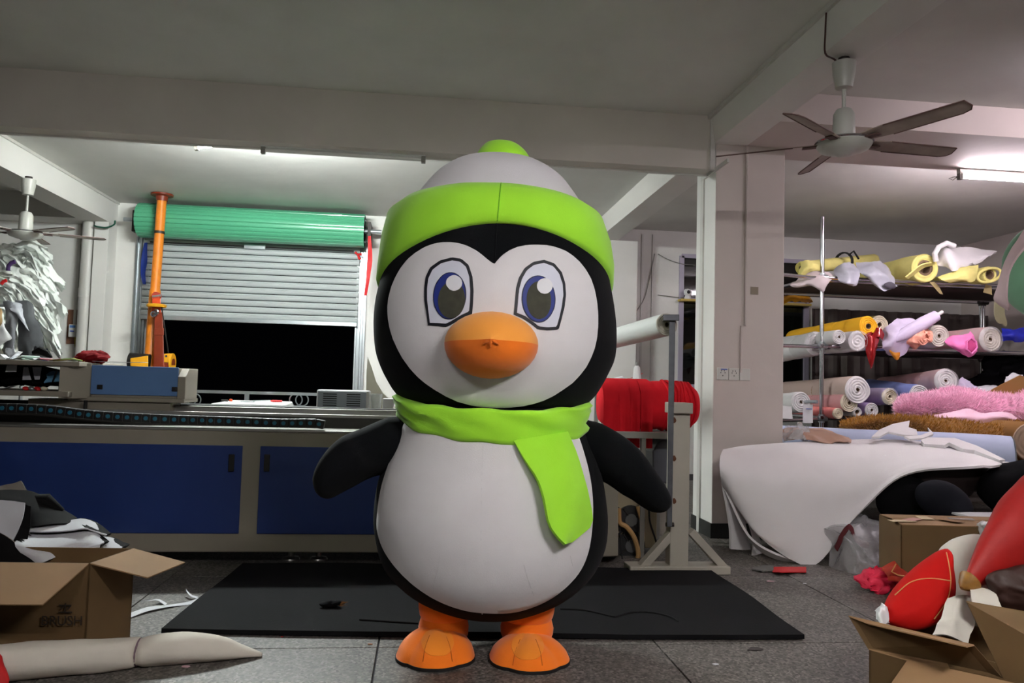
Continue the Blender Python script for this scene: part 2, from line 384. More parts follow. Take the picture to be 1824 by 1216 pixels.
for x in (dx0 - .06, dx1 + .06):
    part('axle_bracket', MB().box((x - .02, DY - .05, DZ - .16), (x + .02, BACK, DZ + .12)), dark_steel, t, smooth=False)
for k in range(6): part('bolt', MB().tube([(dx1 + .0, DY - .17 * math.cos(k - 1.2), DZ + .17 * math.sin(k - 1.2)), (dx1 + .02, DY - .17 * math.cos(k - 1.2), DZ + .17 * math.sin(k - 1.2))], .012, 8), steel, t)
z1, z0, N = 3.06, 2.0, 12
h = (z1 - z0) / N; SY = 10.80
slat0 = None
for k in range(N):
    zb = z0 + k * h
    prof = [(0, -.012), (.008, .006), (.02, .014), (h * .5, .018), (h * .56, .012), (h * .62, .018), (h - .022, .014), (h - .012, .004), (h - .008, -.012)]
    if slat0 is None:
        slat0 = part('slat', MB().sheet([[Vector((x, SY - y, zb + z)) for z, y in prof] for x in (SX0 + .02, SX1 - .02)], .004), slat_m, t, origin=(0, 0, zb))
    else: copy_part(slat0, t, Vector((0, 0, zb)) - wloc(t))
part('bottom_bar', MB().box((SX0 + .02, SY - .03, z0 - .05), (SX1 - .02, SY + .02, z0 + .004)), steel, t, smooth=False, bevel=.004)
part('lock_bar', MB().tube([(SX0 + .1, SY - .035, 2.985), (SX1 - .1, SY - .035, 2.985)], .009, 8), dark_steel, t)
part('lock_case', MB().box((-2.46, SY - .06, 2.95), (-2.18, SY - .018, 3.02)), steel, t, smooth=False, bevel=.005)
for x0, x1 in ((SX0 - .1, SX0 + .05), (SX1 - .05, SX1 + .08)):
    b = MB().box((x0, BACK - .015, SZ0), (x1, BACK, 3.06))
    for f in (0, .35, .62, .88): b.box((x0 + (x1 - x0) * f, BACK - .05, SZ0), (x0 + (x1 - x0) * f + .022, BACK - .01, 3.06))
    part('guide_rail', b, steel, t, smooth=False)
rb = mat('red ribbon', (206, 26, 30), .6); bb = mat('blue ribbon', (34, 66, 168), .6)
def ribbon(name, label, pts, w0, m, Y):
    pts = [P(x, y, Y=Y) for x, y in pts]; k = len(pts) - 1
    rows = []
    for i in range(13):
        c = cat1(pts, i / 12); ww = w0 * (1 - .5 * abs(i / 12 * 2 - .9)); rows.append([c + Vector((j * ww, -.01 * math.sin(i * .9 + j), 0)) for j in (-1, -.3, .3, 1)])
    return single(name, label, 'ribbon', MB().sheet(rows, .003), m)
ribbon('red_ribbon', 'long red ribbon hanging from the shutter axle at the right', [(658, 420), (659, 455), (656, 490), (651, 526)], .035, rb, 10.42)
ribbon('blue_ribbon', 'blue ribbon hanging inside the left shutter guide', [(260, 432), (257, 460), (255, 485), (257, 506)], .04, bb, 10.72)
bx = MB(); c = P(637, 453, Y=10.7)
for a in (.4, 2.2, -1.0): bx.tube([c, c + Vector((.06 * math.cos(a), -.01, .06 * math.sin(a) - .02))], [.012, .02], 8)
single('red_knot', 'small knotted red tie on the right end of the shutter', 'ribbon', bx, rb)
# railing outside the opening
t = thing('window_railing', 'steel railing with paired rings across the bottom of the opening', 'railing', (-2.3, 11.0, SZ0))
RY = 10.98
zt = P(440, 699, Y=RY).z; zb = P(440, 722, Y=RY).z
part('top_rail', MB().box((SX0, RY - .015, zt - .02), (SX1, RY + .015, zt + .02)), steel, t, smooth=False)
part('bottom_rail', MB().box((SX0, RY - .015, zb - .02), (SX1, RY + .015, zb + .012)), steel, t, smooth=False)
for px in (300, 440, 610): part('post', MB().box((P(px, 705, Y=RY).x - .03, RY - .014, SZ0), (P(px, 705, Y=RY).x + .03, RY + .014, zt)), steel, t, smooth=False)
for px in (337, 346, 527, 538): 
    c = P(px, 712, Y=RY)
    part('ring', MB().tube([c + Vector((.085 * math.cos(a * PI / 12), 0, .085 * math.sin(a * PI / 12))) for a in range(24)], .009, 6, closed=True), steel, t)

# ------------------------------------------------------------------ electric hoist with its orange post
orange_p = mat('orange enamel', (226, 130, 34), .4, vary=.12, vscale=14); rust_o = mat('rust orange enamel', (124, 42, 14), .45, vary=.12); yellow_p = mat('yellow enamel', (238, 168, 30), .4)
top = P(289, 346, Z=CEIL - .005); HY = top.y
base = P(266, 655, Y=HY); bot = Vector((base.x - (top.x - base.x) * .55, HY, 0))
bot = base + (base - top) * (base.z / (top.z - base.z))
t = thing('electric_hoist', 'orange electric hoist on a post braced between floor and ceiling', 'hoist', bot)
part('post', MB().tube([top, top.lerp(base, .55), top.lerp(base, .56), bot], [.058, .058, .068, .068], 20), orange_p, t)
part('ceiling_plate', MB().lathe(top + Vector((0, 0, .0)), (0, 0, -1), [(0, 0), (0, .135), (.02, .135), (.03, .075), (.09, .066)], 24), rust_o, t)
part('clamp_band', MB().tube([top.lerp(base, .215), top.lerp(base, .23)], .064, 16), dark_steel, t)
part('foot_plate', MB().box((bot.x - .14, HY - .14, 0), (bot.x + .14, HY + .14, .015)), dark_steel, t, smooth=False)
q = lambda x, y, d=.12: P(x, y, Y=HY - d)
b = MB(); b.hexa([q(273, 660, .2), q(293, 660, .2), q(293, 660, 0), q(273, 660, 0), q(275, 556, .2), q(290, 556, .2), q(290, 556, 0), q(275, 556, 0)])
part('arm', b, rust_o, t, smooth=False, bevel=.01)
part('arm_collar', MB().hexa([q(274, 597, .21), q(292, 597, .21), q(292, 597, 0), q(274, 597, 0), q(274, 585, .21), q(292, 584, .21), q(292, 584, 0), q(274, 585, 0)]), rust_o, t, smooth=False, bevel=.006)
part('arm_head', MB().hexa([q(270, 556, .18), q(287, 556, .18), q(287, 556, .02), q(270, 556, .02), q(271, 532, .18), q(286, 530, .18), q(286, 530, .02), q(271, 532, .02)]), mat('red orange enamel', (196, 66, 24), .4), t, smooth=False, bevel=.008)
part('pulley', MB().lathe(q(279, 527, .14), (0, 1, 0), [(-.03, 0), (-.03, .05), (0, .035), (.03, .05), (.03, 0)], 20), mat('red enamel', (170, 60, 46), .45), t)
part('pulley_pin', MB().tube([q(272, 528, .16), q(286, 526, .16)], .016, 10), steel, t)
part('yellow_stop', MB().lathe(q(279, 543.5, .2), (0, 0, 1), [(-.025, 0), (-.025, .11), (.0, .12), (.015, .1), (.02, 0)], 20), yellow_p, t)
hk = part('hook', MB().tube([cat1([q(276, 551, .26), q(281, 553, .26), q(280, 558, .26), q(275, 560, .26), q(272, 563, .26), q(275, 561, .26)], i / 20) for i in range(21)], .016, 8), chrome, t)
part('hook_ring', MB().tube([q(274, 559, .26) + Vector((.03 * math.cos(a * PI / 8), 0, .03 * math.sin(a * PI / 8))) for a in range(16)], .011, 6, closed=True), chrome, t)
part('motor', MB().tube([q(231, 642, .12), q(266, 645, .12)], .1, 20), dark_steel, t)
part('motor_cover', MB().hexa([q(232, 652, .24), q(264, 655, .24), q(264, 655, 0), q(232, 652, 0), q(232, 638, .24), q(264, 633, .24), q(264, 633, 0), q(232, 638, 0)]), yellow_p, t, smooth=False, bevel=.01)
rb_ = part('rope_bracket', MB().hexa([q(292, 645, .2), q(305, 646, .2), q(305, 646, 0), q(292, 645, 0), q(292, 630, .2), q(304, 629, .2), q(304, 629, 0), q(292, 630, 0)]), yellow_p, t, smooth=False, bevel=.006)
part('bracket_bolt', MB().tube([q(296, 634, .205), q(296, 634, .195)], .014, 10), dark_steel, rb_)
part('rope_drum', MB().tube([q(292, 648, .12), q(309, 649, .12)], .075, 20), rust_o, t)
part('drum_flange', MB().tube([q(305, 645, .12), q(309, 645, .12)], .11, 20), yellow_p, t)
part('cable', MB().tube([cat1([q(287, 541, .2), q(290, 560, .2), q(295, 595, .2), q(300, 628, .15)], i / 12) for i in range(13)], .008, 6), dark_steel, t)

# ------------------------------------------------------------------ wall things, left
t = thing('breaker_box', 'small white breaker switch on a brown wall board with a conduit', 'switch', P(131, 583, Y=BACK))
c0, c1 = P(119, 612, Y=BACK), P(143, 552, Y=BACK)
part('board', MB().box((c0.x, BACK - .02, c0.z), (c1.x, BACK, c1.z)), mat('brown board', (112, 74, 54), .7, vary=.15), t, smooth=False)
c0, c1 = P(123, 600, Y=BACK - .06), P(138, 578, Y=BACK - .06)
bk = part('breaker', MB().box((c0.x, BACK - .09, c0.z), (c1.x, BACK - .02, c1.z)), white_pvc, t, smooth=False, bevel=.006)
part('toggle', MB().box((c0.x + .025, BACK - .1, c0.z + .07), (c1.x - .025, BACK - .088, c0.z + .085)), bb, bk, smooth=False)
part('blue_mark', MB().box((c0.x + .012, BACK - .0915, c1.z - .045), (c1.x - .012, BACK - .0895, c1.z - .012)), mat('pale blue print', (84, 128, 190), .5), bk, smooth=False)
part('conduit', MB().box((P(134, 578, Y=BACK).x - .017, BACK - .03, P(134, 578, Y=BACK).z), (P(134, 578, Y=BACK).x + .017, BACK, 3.2)), white_pvc, t, smooth=False)
part('wires', MB().tube([P(133, 600, Y=BACK - .04), P(134, 615, Y=BACK - .03), P(137, 630, Y=BACK - .03), P(138, 645, Y=BACK - .03)], .008, 6).tube([P(134, 600, Y=BACK - .04), P(136, 615, Y=BACK - .03), P(138, 628, Y=BACK - .03), P(140, 645, Y=BACK - .03)], .006, 6), mat('yellow wire', (180, 160, 50), .5), t)
single('green_cable', 'loop of green cable under the left beam by the pillar', 'cable', MB().tube([cat1([P(168, 402, Y=10.55), P(175, 404, Y=10.52), P(190, 405, Y=10.5), P(203, 400, Y=10.48), P(205, 393, Y=10.45)], i / 16) for i in range(17)], .011, 6), mat('green cable', (26, 92, 70), .5))

# ------------------------------------------------------------------ laser cutting machine
cab_m = mat('warm grey enamel', (140, 132, 120), .55, vary=.05, vscale=3, bump=.04, bscale=200); blue_m = mat('blue enamel', (20, 48, 112), .5, bump=.06, bscale=300)
pale_blue = mat('steel blue enamel', (88, 122, 172), .5, bump=.05, bscale=250); black_pl = mat('black plastic', (18, 18, 20), .5); alu = mat('brushed aluminium', (172, 170, 166), .35, .8)
FY, MX0, MX1 = 5.2, -4.6, 1.08
lm = thing('laser_cutter', 'long grey and blue laser cutting machine along the back', 'machine', (-1.7, 6.0, 0))
part('cabinet', MB().box((MX0, FY, .085), (MX1, 7.0, .862)), cab_m, lm, smooth=False, bevel=.01)
part('front_lip', MB().box((MX0, FY - .01, .858), (MX1, FY + .28, .872)), alu, lm, smooth=False, bevel=.004)
part('work_bed', MB().box((MX0, FY + .3, .86), (MX1 - .1, 6.95, .945)), mat('dark bed', (58, 56, 54), .5, .5), lm, smooth=False)
for x in (P(520, 1000, Y=5.45).x, P(566, 1000, Y=5.35).x, -3.2, 1.0):
    ft = part('levelling_foot', MB().lathe((x, FY + .2, 0), (0, 0, 1), [(0, 0), (0, .06), (.012, .055), (.02, .018), (.09, .018)], 16), alu, lm)
def blue_panel(px0, px1, hx):
    x0, x1 = P(px0, 870, Y=FY).x, P(px1, 870, Y=FY).x; z0, z1 = .205, .765
    b = MB().box((x0, FY - .008, z0), (x1, FY + .004, z1))
    pn = part('panel', b, blue_m, lm, smooth=False, bevel=.003, label='dark blue panel')
    if hx:
        x = P(hx, 824, Y=FY).x; zz = P(hx, 824, Y=FY).z
        part('handle', MB().box((x - .018, FY - .02, zz - .055), (x + .018, FY - .006, zz + .055)), black_pl, pn, smooth=False, bevel=.004)
blue_panel(-180, 429, 413); blue_panel(461, 760, 476); blue_panel(790, 1050, None)
part('side_cover', MB().hexa([P(1060, 992, Y=FY), P(1101, 990, Y=FY), P(1101, 990, Y=FY + .3), P(1060, 992, Y=FY + .3), P(1060, 800, Y=FY), P(1101, 800, Y=FY), P(1101, 800, Y=FY + .3), P(1060, 800, Y=FY + .3)]), cab_m, lm, smooth=False, bevel=.008)
# rails over the bed
part('rail', MB().box((P(200, 730, Y=5.75).x, 5.72, .955), (MX1 - .1, 5.79, .995)), alu, lm, smooth=False, bevel=.004)
part('rail', MB().box((P(150, 735, Y=5.5).x, 5.5, .94), (MX1 - .1, 5.54, .965)), alu, lm, smooth=False, bevel=.004)
part('rail_cover', MB().box((MX0, 5.85, .945), (MX1 - .1, 6.0, 1.0)), black_pl, lm, smooth=False, bevel=.004)
# cable chain
chain = [(-70, 725), (0, 726), (45, 727), (95, 730), (150, 737), (200, 741), (300, 746), (400, 749), (500, 753), (560, 753), (580, 757), (592, 760)]
chain = [P(x, y, Y=FY + .05) for x, y in chain]
cum = [cat1(chain, i / 400) for i in range(401)]; L = [0]
for i in range(400): L.append(L[-1] + (cum[i + 1] - cum[i]).length)
pitch = .0575; teal = mat('teal rivet', (34, 106, 132), .5); k = 0; s = 0
while s + pitch < L[-1]:
    i0 = next(i for i in range(401) if L[i] >= s); i1 = next(i for i in range(401) if L[i] >= s + pitch)
    p, q = cum[i0], cum[i1]; d = (q - p).normalized(); up = Vector((0, -1, 0)).cross(d) * -1
    up = Vector((0, 0, 1)) - d * d.z; up.normalize()
    lk = part('chain_link', MB().bar(p + d * .002, q + d * .004, .07, .056), black_pl, lm, smooth=False, bevel=.006)
    c = (p + q) / 2; part('rivet', MB().tube([c + Vector((0, -.034, 0)), c + Vector((0, -.039, 0))], .0135, 10), teal, lk)
    s += pitch
# gantry
GY = 5.62
g = lambda x, y, d=0: P(x, y, Y=GY + d)
def slab(px0, py0, px1, py1, y0, y1):  # a level slab seen between two pixel corners
    a, c = P(px0, py1, Y=y0), P(px1, py0, Y=y0)
    return MB().box((a.x, y0, min(a.z, c.z)), (c.x, y1, max(a.z, c.z)))
z0, z1 = g(250, 704).z, g(163, 646).z
xa, xb, xc = g(163, 680).x, g(318, 680).x, g(332, 680).x
part('gantry_box', MB().prism([(xb, GY, z0 - .02), (xb, GY, z1 - .02), (xb, GY + .25, z1 - .02), (xb, GY + .25, z0 - .02)], (xa - xb, 0, 0)), cab_m, lm, smooth=False, bevel=.006)
part('gantry_cover', MB().box((xa, GY - .012, z0), (xb, GY, z1 - .015)), pale_blue, lm, smooth=False, bevel=.004, label='steel blue front cover')
part('gantry_end', MB().prism([(xc, GY - .02, z0 - .03), (xc, GY - .02, z1 - .08), (xc, GY + .06, z1 - .02), (xc, GY + .27, z1 - .02), (xc, GY + .27, z0 - .03)], (xb - xc, 0, 0)), cab_m, lm, smooth=False, bevel=.004)
part('gantry_end', MB().prism([(xa, GY - .02, z0 - .03), (xa, GY - .02, z1 + .0), (xa - .14, GY - .16, z1 - .03), (xa - .14, GY - .16, z0 - .03)], (0, .42, 0)), cab_m, lm, smooth=False, bevel=.004)
part('gantry_base', MB().box((xa - .14, GY - .03, z0 - .045), (xc, GY + .3, z0 - .018)), cab_m, lm, smooth=False, bevel=.004)
for px, py in ((178, 689), (311, 693)):
    c = P(px, py, Y=GY - .014); l = part('latch', MB().box((c.x - .018, GY - .02, c.z - .016), (c.x + .018, GY - .011, c.z + .016)), black_pl, lm, smooth=False, bevel=.003)
    part('keyhole', MB().box((c.x - .008, GY - .024, c.z - .008), (c.x + .008, GY - .018, c.z + .008)), dark_steel, l, smooth=False)
SHZ1, SHZ0 = P(60, 646, Y=GY - .15).z, P(60, 700, Y=GY - .15).z
part('shelf_plate', MB().box((-3.4, GY - .16, SHZ1 - .016), (xa - .02, GY + .6, SHZ1 + .016)), cab_m, lm, smooth=False, bevel=.004)
part('shelf_plate', MB().box((-3.4, GY - .16, SHZ0 - .02), (xa - .08, GY + .6, SHZ0 + .016)), cab_m, lm, smooth=False, bevel=.004)
part('gantry_leg', MB().box((xa - .4, GY, .945), (xb - .05, GY + .25, z0 - .04)), cab_m, lm, smooth=False)
part('side_stop', MB().box((g(160, 720).x, GY - .1, .945), (g(162.5, 720).x, GY - .06, z0 - .04)), black_pl, lm, smooth=False)
# things on the bed
single('masking_tape_roll', 'white and orange tape roll under the right end of the gantry', 'tape', MB().lathe((P(284, 716, Y=6.6).x, 6.6, .946), (0, 0, 1), [(0, .04), (0, .085), (.07, .085), (.07, .04), (0, .04)], 24), [mat('orange tape', (226, 90, 40), .5)])
bw = mat('white lacquered board', (222, 222, 224), .3)
by, bz = 6.25, P(440, 726, Y=6.25).z
bd = MB(); c0, c1 = P(375, 724, Y=by).x, P(508, 727, Y=by).x
bd.hexa([(c0, by, bz), (c1, by, bz), (c1 - .01, by + .5, bz), (c0 + .05, by + .5, bz), (c0, by, bz + .028), (c1 - .0, by, bz + .028), (c1 - .02, by + .45, bz + .045), (c0 + .06, by + .45, bz + .045)])
single('white_board', 'glossy white board lying flat on the machine bed', 'board', bd, bw, bevel=.008, smooth=False)
zz = bz + .045
def bed_pt(px, py): return P(px, py, Z=zz)
a, c = P(429, 717, Y=by + .2), P(456, 716, Y=by + .25)
single('steel_ruler', 'short steel ruler lying on the white board', 'ruler', MB().box((a.x, by + .18, bz + .04), (c.x, by + .21, bz + .046)), steel, smooth=False)
a, c = P(482, 716, Y=by + .2), P(502, 717, Y=by + .2)
t = thing('screwdriver', 'red handled screwdriver lying on the white board', 'tool', (a.x, by + .2, bz + .05))
part('handle', MB().tube([(a.x, by + .2, bz + .052), (a.x + .02, by + .2, bz + .052), (c.x, by + .21, bz + .052)], [.006, .009, .008], 10), rb, t)
part('shaft', MB().tube([(a.x, by + .2, bz + .056), (a.x - .14, by + .22, bz + .05)], .004, 8), steel, t)
a = P(411, 714, Y=by + .25)
single('plastic_stopper', 'small orange stopper on the left of the white board', 'stopper', MB().lathe((a.x, by + .25, bz + .04), (0, 0, 1), [(0, 0), (0, .015), (.018, .012), (.02, 0)], 14), mat('orange plastic', (232, 84, 40), .4))
single('wooden_peg', 'tiny grey peg beside the orange stopper', 'peg', MB().tube([(a.x - .06, by + .2, bz + .046), (a.x - .01, by + .2, bz + .046)], .007, 8), dark_steel)
# ventilated box
hy = 6.2
a, c = P(563, 729, Y=hy), P(657, 696, Y=hy)
t = thing('ventilated_box', 'white cased box with grey slotted front on the machine bed', 'box', ((a.x + c.x) / 2, hy + .12, a.z))
part('case', MB().box((a.x, hy, a.z), (c.x, hy + .25, c.z)), bw, t, smooth=False, bevel=.012)
fp = part('front_plate', MB().box((a.x + .012, hy - .006, a.z + .004), (c.x - .02, hy + .002, c.z - .012)), mat('grey plate', (172, 180, 194), .5), t, smooth=False)
for px in (576, 618):
    s0 = P(px, 700, Y=hy).x
    for k in range(6):
        z = c.z - .032 - k * .0175
        part('slot', MB().box((s0, hy - .0085, z - .0035), (s0 + .105, hy - .005, z + .0035)), mat('slot dark', (20, 22, 26), .7), fp, smooth=False)
for x in (a.x + .03, c.x - .035): part('screw', MB().tube([(x, hy - .01, c.z - .025), (x, hy - .005, c.z - .025)], .004, 8), steel, fp)
cs = [(652, 727), (652, 702), (653, 660), (655, 636), (662, 655), (670, 680), (682, 700), (700, 716), (704, 727)]
single('cream_foam_offcut', 'cream triangular foam offcut leaning behind the ventilated box', 'foam', MB().prism([P(x, y, Y=6.75) for x, y in cs], (0, .03, 0)), mat('cream foam', (206, 202, 184), .8), smooth=False)
clear = mat('clear plastic', (214, 216, 214), .15, alpha=.35)
a, c = P(660, 728, Y=6.35), P(680, 702, Y=6.35)
single('clear_cup', 'clear plastic cup to the right of the ventilated box', 'cup', MB().lathe(((a.x + c.x) / 2, 6.35, a.z), (0, 0, 1), [(0, .0), (0, .04), (.12, .05), (.122, .048), (.003, .038), (.003, 0)], 20), clear)
a, c = P(681, 728, Y=6.42), P(702, 710, Y=6.42)
single('paper_carton', 'low white paper carton by the clear cup', 'box', MB().box((a.x, 6.42, a.z), (c.x, 6.55, c.z)), bw, smooth=False, bevel=.004)

# ------------------------------------------------------------------ the penguin costume
plush_w = mat('white plush', (224, 221, 224), .95, sheen=.3, bump=.12, bscale=220, vary=.03, vscale=2.5)
plush_k = mat('black plush', (8, 10, 13), .95, sheen=.02, spec=.15, bump=.12, bscale=220)
plush_g = mat('lime plush', (166, 238, 48), .9, sheen=.25, bump=.12, bscale=220, vary=.05, vscale=4)
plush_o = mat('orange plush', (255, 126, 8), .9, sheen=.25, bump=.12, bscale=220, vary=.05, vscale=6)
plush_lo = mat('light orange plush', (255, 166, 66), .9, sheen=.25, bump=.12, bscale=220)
plush_cap = mat('pale grey plush', (208, 205, 210), .95, sheen=.3, bump=.12, bscale=220)
CYP = 3.62
root = P(865, 1180, Y=3.5); root.z = 0
pen = thing('penguin_costume', 'giant plush penguin mascot costume with lime green hat and scarf', 'costume', (root.x, 3.55, 0))
def ringsurf(rows, yk, y0=CYP, n=72, m=3, fr=1.0, e=1.0):
    """A closed plush body from silhouette rows (pixel y, left x, right x); depth is yk of the width."""
    lv = []
    for y, l, r in rows:
        a, b = P(l, y, Y=y0), P(r, y, Y=y0); lv.append(Vector(((a.x + b.x) / 2, (a.z + b.z) / 2, (b.x - a.x) / 2)))
    N = (len(lv) - 1) * m; lv = [cat1(lv, i / N) for i in range(N + 1)]
    out = []
    sg = lambda x: math.copysign(abs(x) ** e, x)
    for cx, z, hw in lv:
        hw = max(hw, .004)
        out.append([Vector((cx + hw * sg(math.cos(2 * PI * i / n)), y0 + hw * yk * sg(math.sin(2 * PI * i / n)) * fr, z)) for i in range(n)])
    b = MB(); b.grid(out, wu=True); b.f.append(tuple(range(n))); b.f.append(tuple(range(len(b.v) - n, len(b.v)))); b.m += [0, 0]
    return b
def bvh(mb): return BVHTree.FromPolygons([tuple(v) for v in mb.v], mb.f)
def hit(tr, px, py):
    d = ray(px, py).normalized(); r = tr.ray_cast(EYE, d)
    if r[0] is None:
        t = (CYP - EYE.y) / d.y; r = tr.find_nearest(EYE + d * t)
    nrm = r[1]
    if nrm.dot(d) > 0: nrm = -nrm
    return r[0], nrm
def loop_px(pts, n):  # closed polyline through pixel points, evenly resampled
    pts = [Vector((x, y, 0)) for x, y in pts]; seg = [(pts[(i + 1) % len(pts)] - pts[i]).length for i in range(len(pts))]; T = sum(seg); out = []
    for k in range(n):
        s = T * k / n; i = 0
        while s > seg[i]: s -= seg[i]; i += 1
        out.append(pts[i].lerp(pts[(i + 1) % len(pts)], s / seg[i]))
    return out
def smooth_loop(pts, k=6):
    P3 = [Vector((x, y, 0)) for x, y in pts]; n = len(P3); out = []
    for i in range(n):
        p0, p1, p2, p3 = P3[i - 1], P3[i], P3[(i + 1) % n], P3[(i + 2) % n]
        for j in range(k):
            f = j / k; q = (p1 * 2 + (p2 - p0) * f + (p0 * 2 - p1 * 5 + p2 * 4 - p3) * f * f + (p1 * 3 - p0 - p2 * 3 + p3) * f ** 3) * .5
            out.append((q.x, q.y))
    return out
def patch(tr, pts, lift=.006, edge=-.003, n=96, rings=12, centre=None, puff=0):
    """A sewn-on patch: the pixel outline laid on the surface, raised a little, tucked in at the seam."""
    lp = loop_px(pts, n); c = Vector((sum(p.x for p in lp) / n, sum(p.y for p in lp) / n, 0)) if centre is None else Vector((*centre, 0))
    ts = [i / rings for i in range(rings)] + [.985, 1.0]
    b = MB(); p, nn = hit(tr, c.x, c.y); vs_ = [p + nn * (lift + puff)]; fs = []
    for k, t in enumerate(ts[1:]):
        for q in lp:
            s = c.lerp(q, t); p, nn = hit(tr, s.x, s.y)
            vs_.append(p + nn * (edge if t == 1 else lift + puff * (1 - t * t)))
    for i in range(n): fs.append((0, 1 + i, 1 + (i + 1) % n))
    for k in range(len(ts) - 2):
        for i in range(n):
            a = 1 + k * n; fs.append((a + i, a + n + i, a + n + (i + 1) % n, a + (i + 1) % n))
    return b.add(vs_, fs)
h5 = lambda pts: [(640 + x / 2.3375, 240 + y / 2.3375) for x, y in pts]
h6 = lambda pts: [(540 + x / 2.269, 680 + y / 2.269) for x, y in pts]
def ellipse_px(cx, cy_, rx, ry, rot=0, n=40):
    return [(cx + rx * math.cos(a) * math.cos(rot) - ry * math.sin(a) * math.sin(rot), cy_ + rx * math.cos(a) * math.sin(rot) + ry * math.sin(a) * math.cos(rot)) for a in (2 * PI * i / n for i in range(n))]

body_rows = [(700, 760, 1000), (730, 722, 1034), (764, 712, 1042), (790, 703, 1052), (812, 693, 1061), (847, 677, 1070), (887, 668, 1076), (927, 665, 1079), (966, 670, 1075), (1006, 682, 1059), (1037, 707, 1034), (1063, 741, 1001), (1085, 790, 955), (1096, 835, 918), (1101, 868, 884)]
bm_ = ringsurf(body_rows, .86); body_t = bvh(bm_)
part('body', bm_, plush_k, pen)
belly = smooth_loop(h6([(400, 190), (372, 262), (338, 350), (312, 440), (298, 540), (300, 610), (330, 690), (390, 770), (470, 840), (560, 892), (660, 925), (760, 935), (860, 930), (960, 898), (1040, 850), (1110, 780), (1150, 700), (1168, 600), (1172, 500), (1163, 400), (1140, 300), (1105, 200), (1060, 150), (760, 130), (450, 140)]), 4)
bp = part('belly', patch(body_t, belly, .008, -.004, 140, 18), plush_w, pen)
seam_m = mat('belly seam', (206, 203, 206), .9)
def seam(tr, pts, r, m, parent, name='seam', off=.006, n=24):
    pts = [Vector((x, y, 0)) for x, y in pts]; out = []
    for i in range(n + 1):
        q = cat1(pts, i / n); p, nn = hit(tr, q.x, q.y); out.append(p + nn * off)
    return part(name, MB().tube(out, r, 6), m, parent)
seam(body_t, [(861, 792), (858, 870), (857, 960), (857, 1030), (859, 1091)], .0022, seam_m, bp)
for pts in (h6([(555, 700), (545, 760), (530, 820)]), h6([(890, 735), (905, 790), (930, 858)]), h6([(1075, 700), (1085, 740)])):
    seam(body_t, pts, .0025, seam_m, bp, 'seam', .006, 8)
head_rows = [(338, 850, 915), (342, 800, 970), (350, 760, 1005), (362, 735, 1028), (380, 708, 1054), (420, 694, 1068), (460, 687, 1077), (500, 679, 1083), (540, 669, 1090), (582, 665, 1094), (629, 668, 1092), (660, 678, 1080), (685, 691, 1067), (704, 704, 1054), (720, 724, 1034), (733, 762, 996), (741, 815, 940), (744, 860, 900)]
hm_ = ringsurf(head_rows, .84); head_t = bvh(hm_)
part('head', hm_, plush_k, pen)
face = h5([(563, 536), (580, 514), (600, 495), (628, 477), (660, 464), (700, 456), (740, 455), (785, 457), (820, 465), (860, 480), (890, 500), (920, 527), (945, 560), (966, 598), (980, 640), (990, 690), (995, 740), (995, 795), (990, 850), (980, 892), (965, 930), (945, 967), (920, 1000), (888, 1033), (850, 1060), (812, 1085), (770, 1105), (725, 1119), (680, 1128), (635, 1133), (590, 1135), (545, 1134), (500, 1130), (455, 1122), (410, 1110), (365, 1090), (320, 1065), (278, 1037), (240, 1005), (208, 969), (180, 930), (158, 891), (140, 850), (126, 806), (118, 760), (116, 720), (120, 680), (132, 633), (150, 590), (173, 550), (200, 515), (233, 488), (270, 465), (305, 452), (340, 445), (375, 444), (410, 448), (442, 457), (470, 470), (498, 487), (520, 505), (545, 526)])
face_o = part('face', patch(head_t, face, .008, -.004, 150, 18, centre=(877, 600)), plush_w, pen)
seam(head_t, [(881, 470), (879, 500), (878, 560)], .0018, seam_m, face_o)
seam(head_t, [(876, 655), (876, 690), (877, 724)], .0018, seam_m, face_o)
seam(head_t, [(885, 395), (883, 430), (881, 467)], .003, plush_k, pen, 'head_seam', .001)
eye_ink = mat('eye outline', (10, 12, 26), .6); eye_white = mat('eye white', (216, 218, 232), .6); iris_m = mat('blue iris', (22, 44, 128), .6); pup_m = mat('dark mesh pupil', (62, 62, 50), .8, vary=.2, vscale=40); pup_w = mat('eye glint', (228, 228, 234), .5)
eyes = (([(290, 795), (283, 745), (275, 690), (275, 640), (280, 595), (300, 553), (340, 524), (390, 511), (428, 517), (458, 543), (473, 590), (478, 650), (476, 700), (472, 748), (440, 760), (410, 778), (385, 793), (365, 802), (330, 798)],
         [(297, 787), (291, 740), (285, 690), (285, 640), (290, 600), (308, 562), (345, 534), (390, 522), (424, 527), (449, 550), (463, 592), (467, 650), (466, 700), (462, 739), (435, 751), (405, 768), (382, 782), (363, 791), (330, 788)],
         (381, 673, 68, 98, .08), (389, 690, 55, 76, .1), (400, 622, 32)),
        ([(640, 750), (645, 700), (650, 640), (662, 595), (685, 556), (720, 530), (765, 521), (808, 536), (838, 572), (853, 620), (856, 670), (850, 720), (838, 770), (826, 813), (780, 816), (740, 812), (708, 786), (680, 768)],
         [(651, 744), (655, 700), (660, 642), (672, 600), (692, 565), (722, 541), (765, 532), (803, 546), (829, 578), (843, 622), (846, 670), (840, 718), (829, 765), (818, 803), (780, 806), (743, 802), (712, 777), (686, 759)],
         (741, 686, 70, 98, -.04), (742, 692, 50, 78, -.04), (765, 634, 32)))
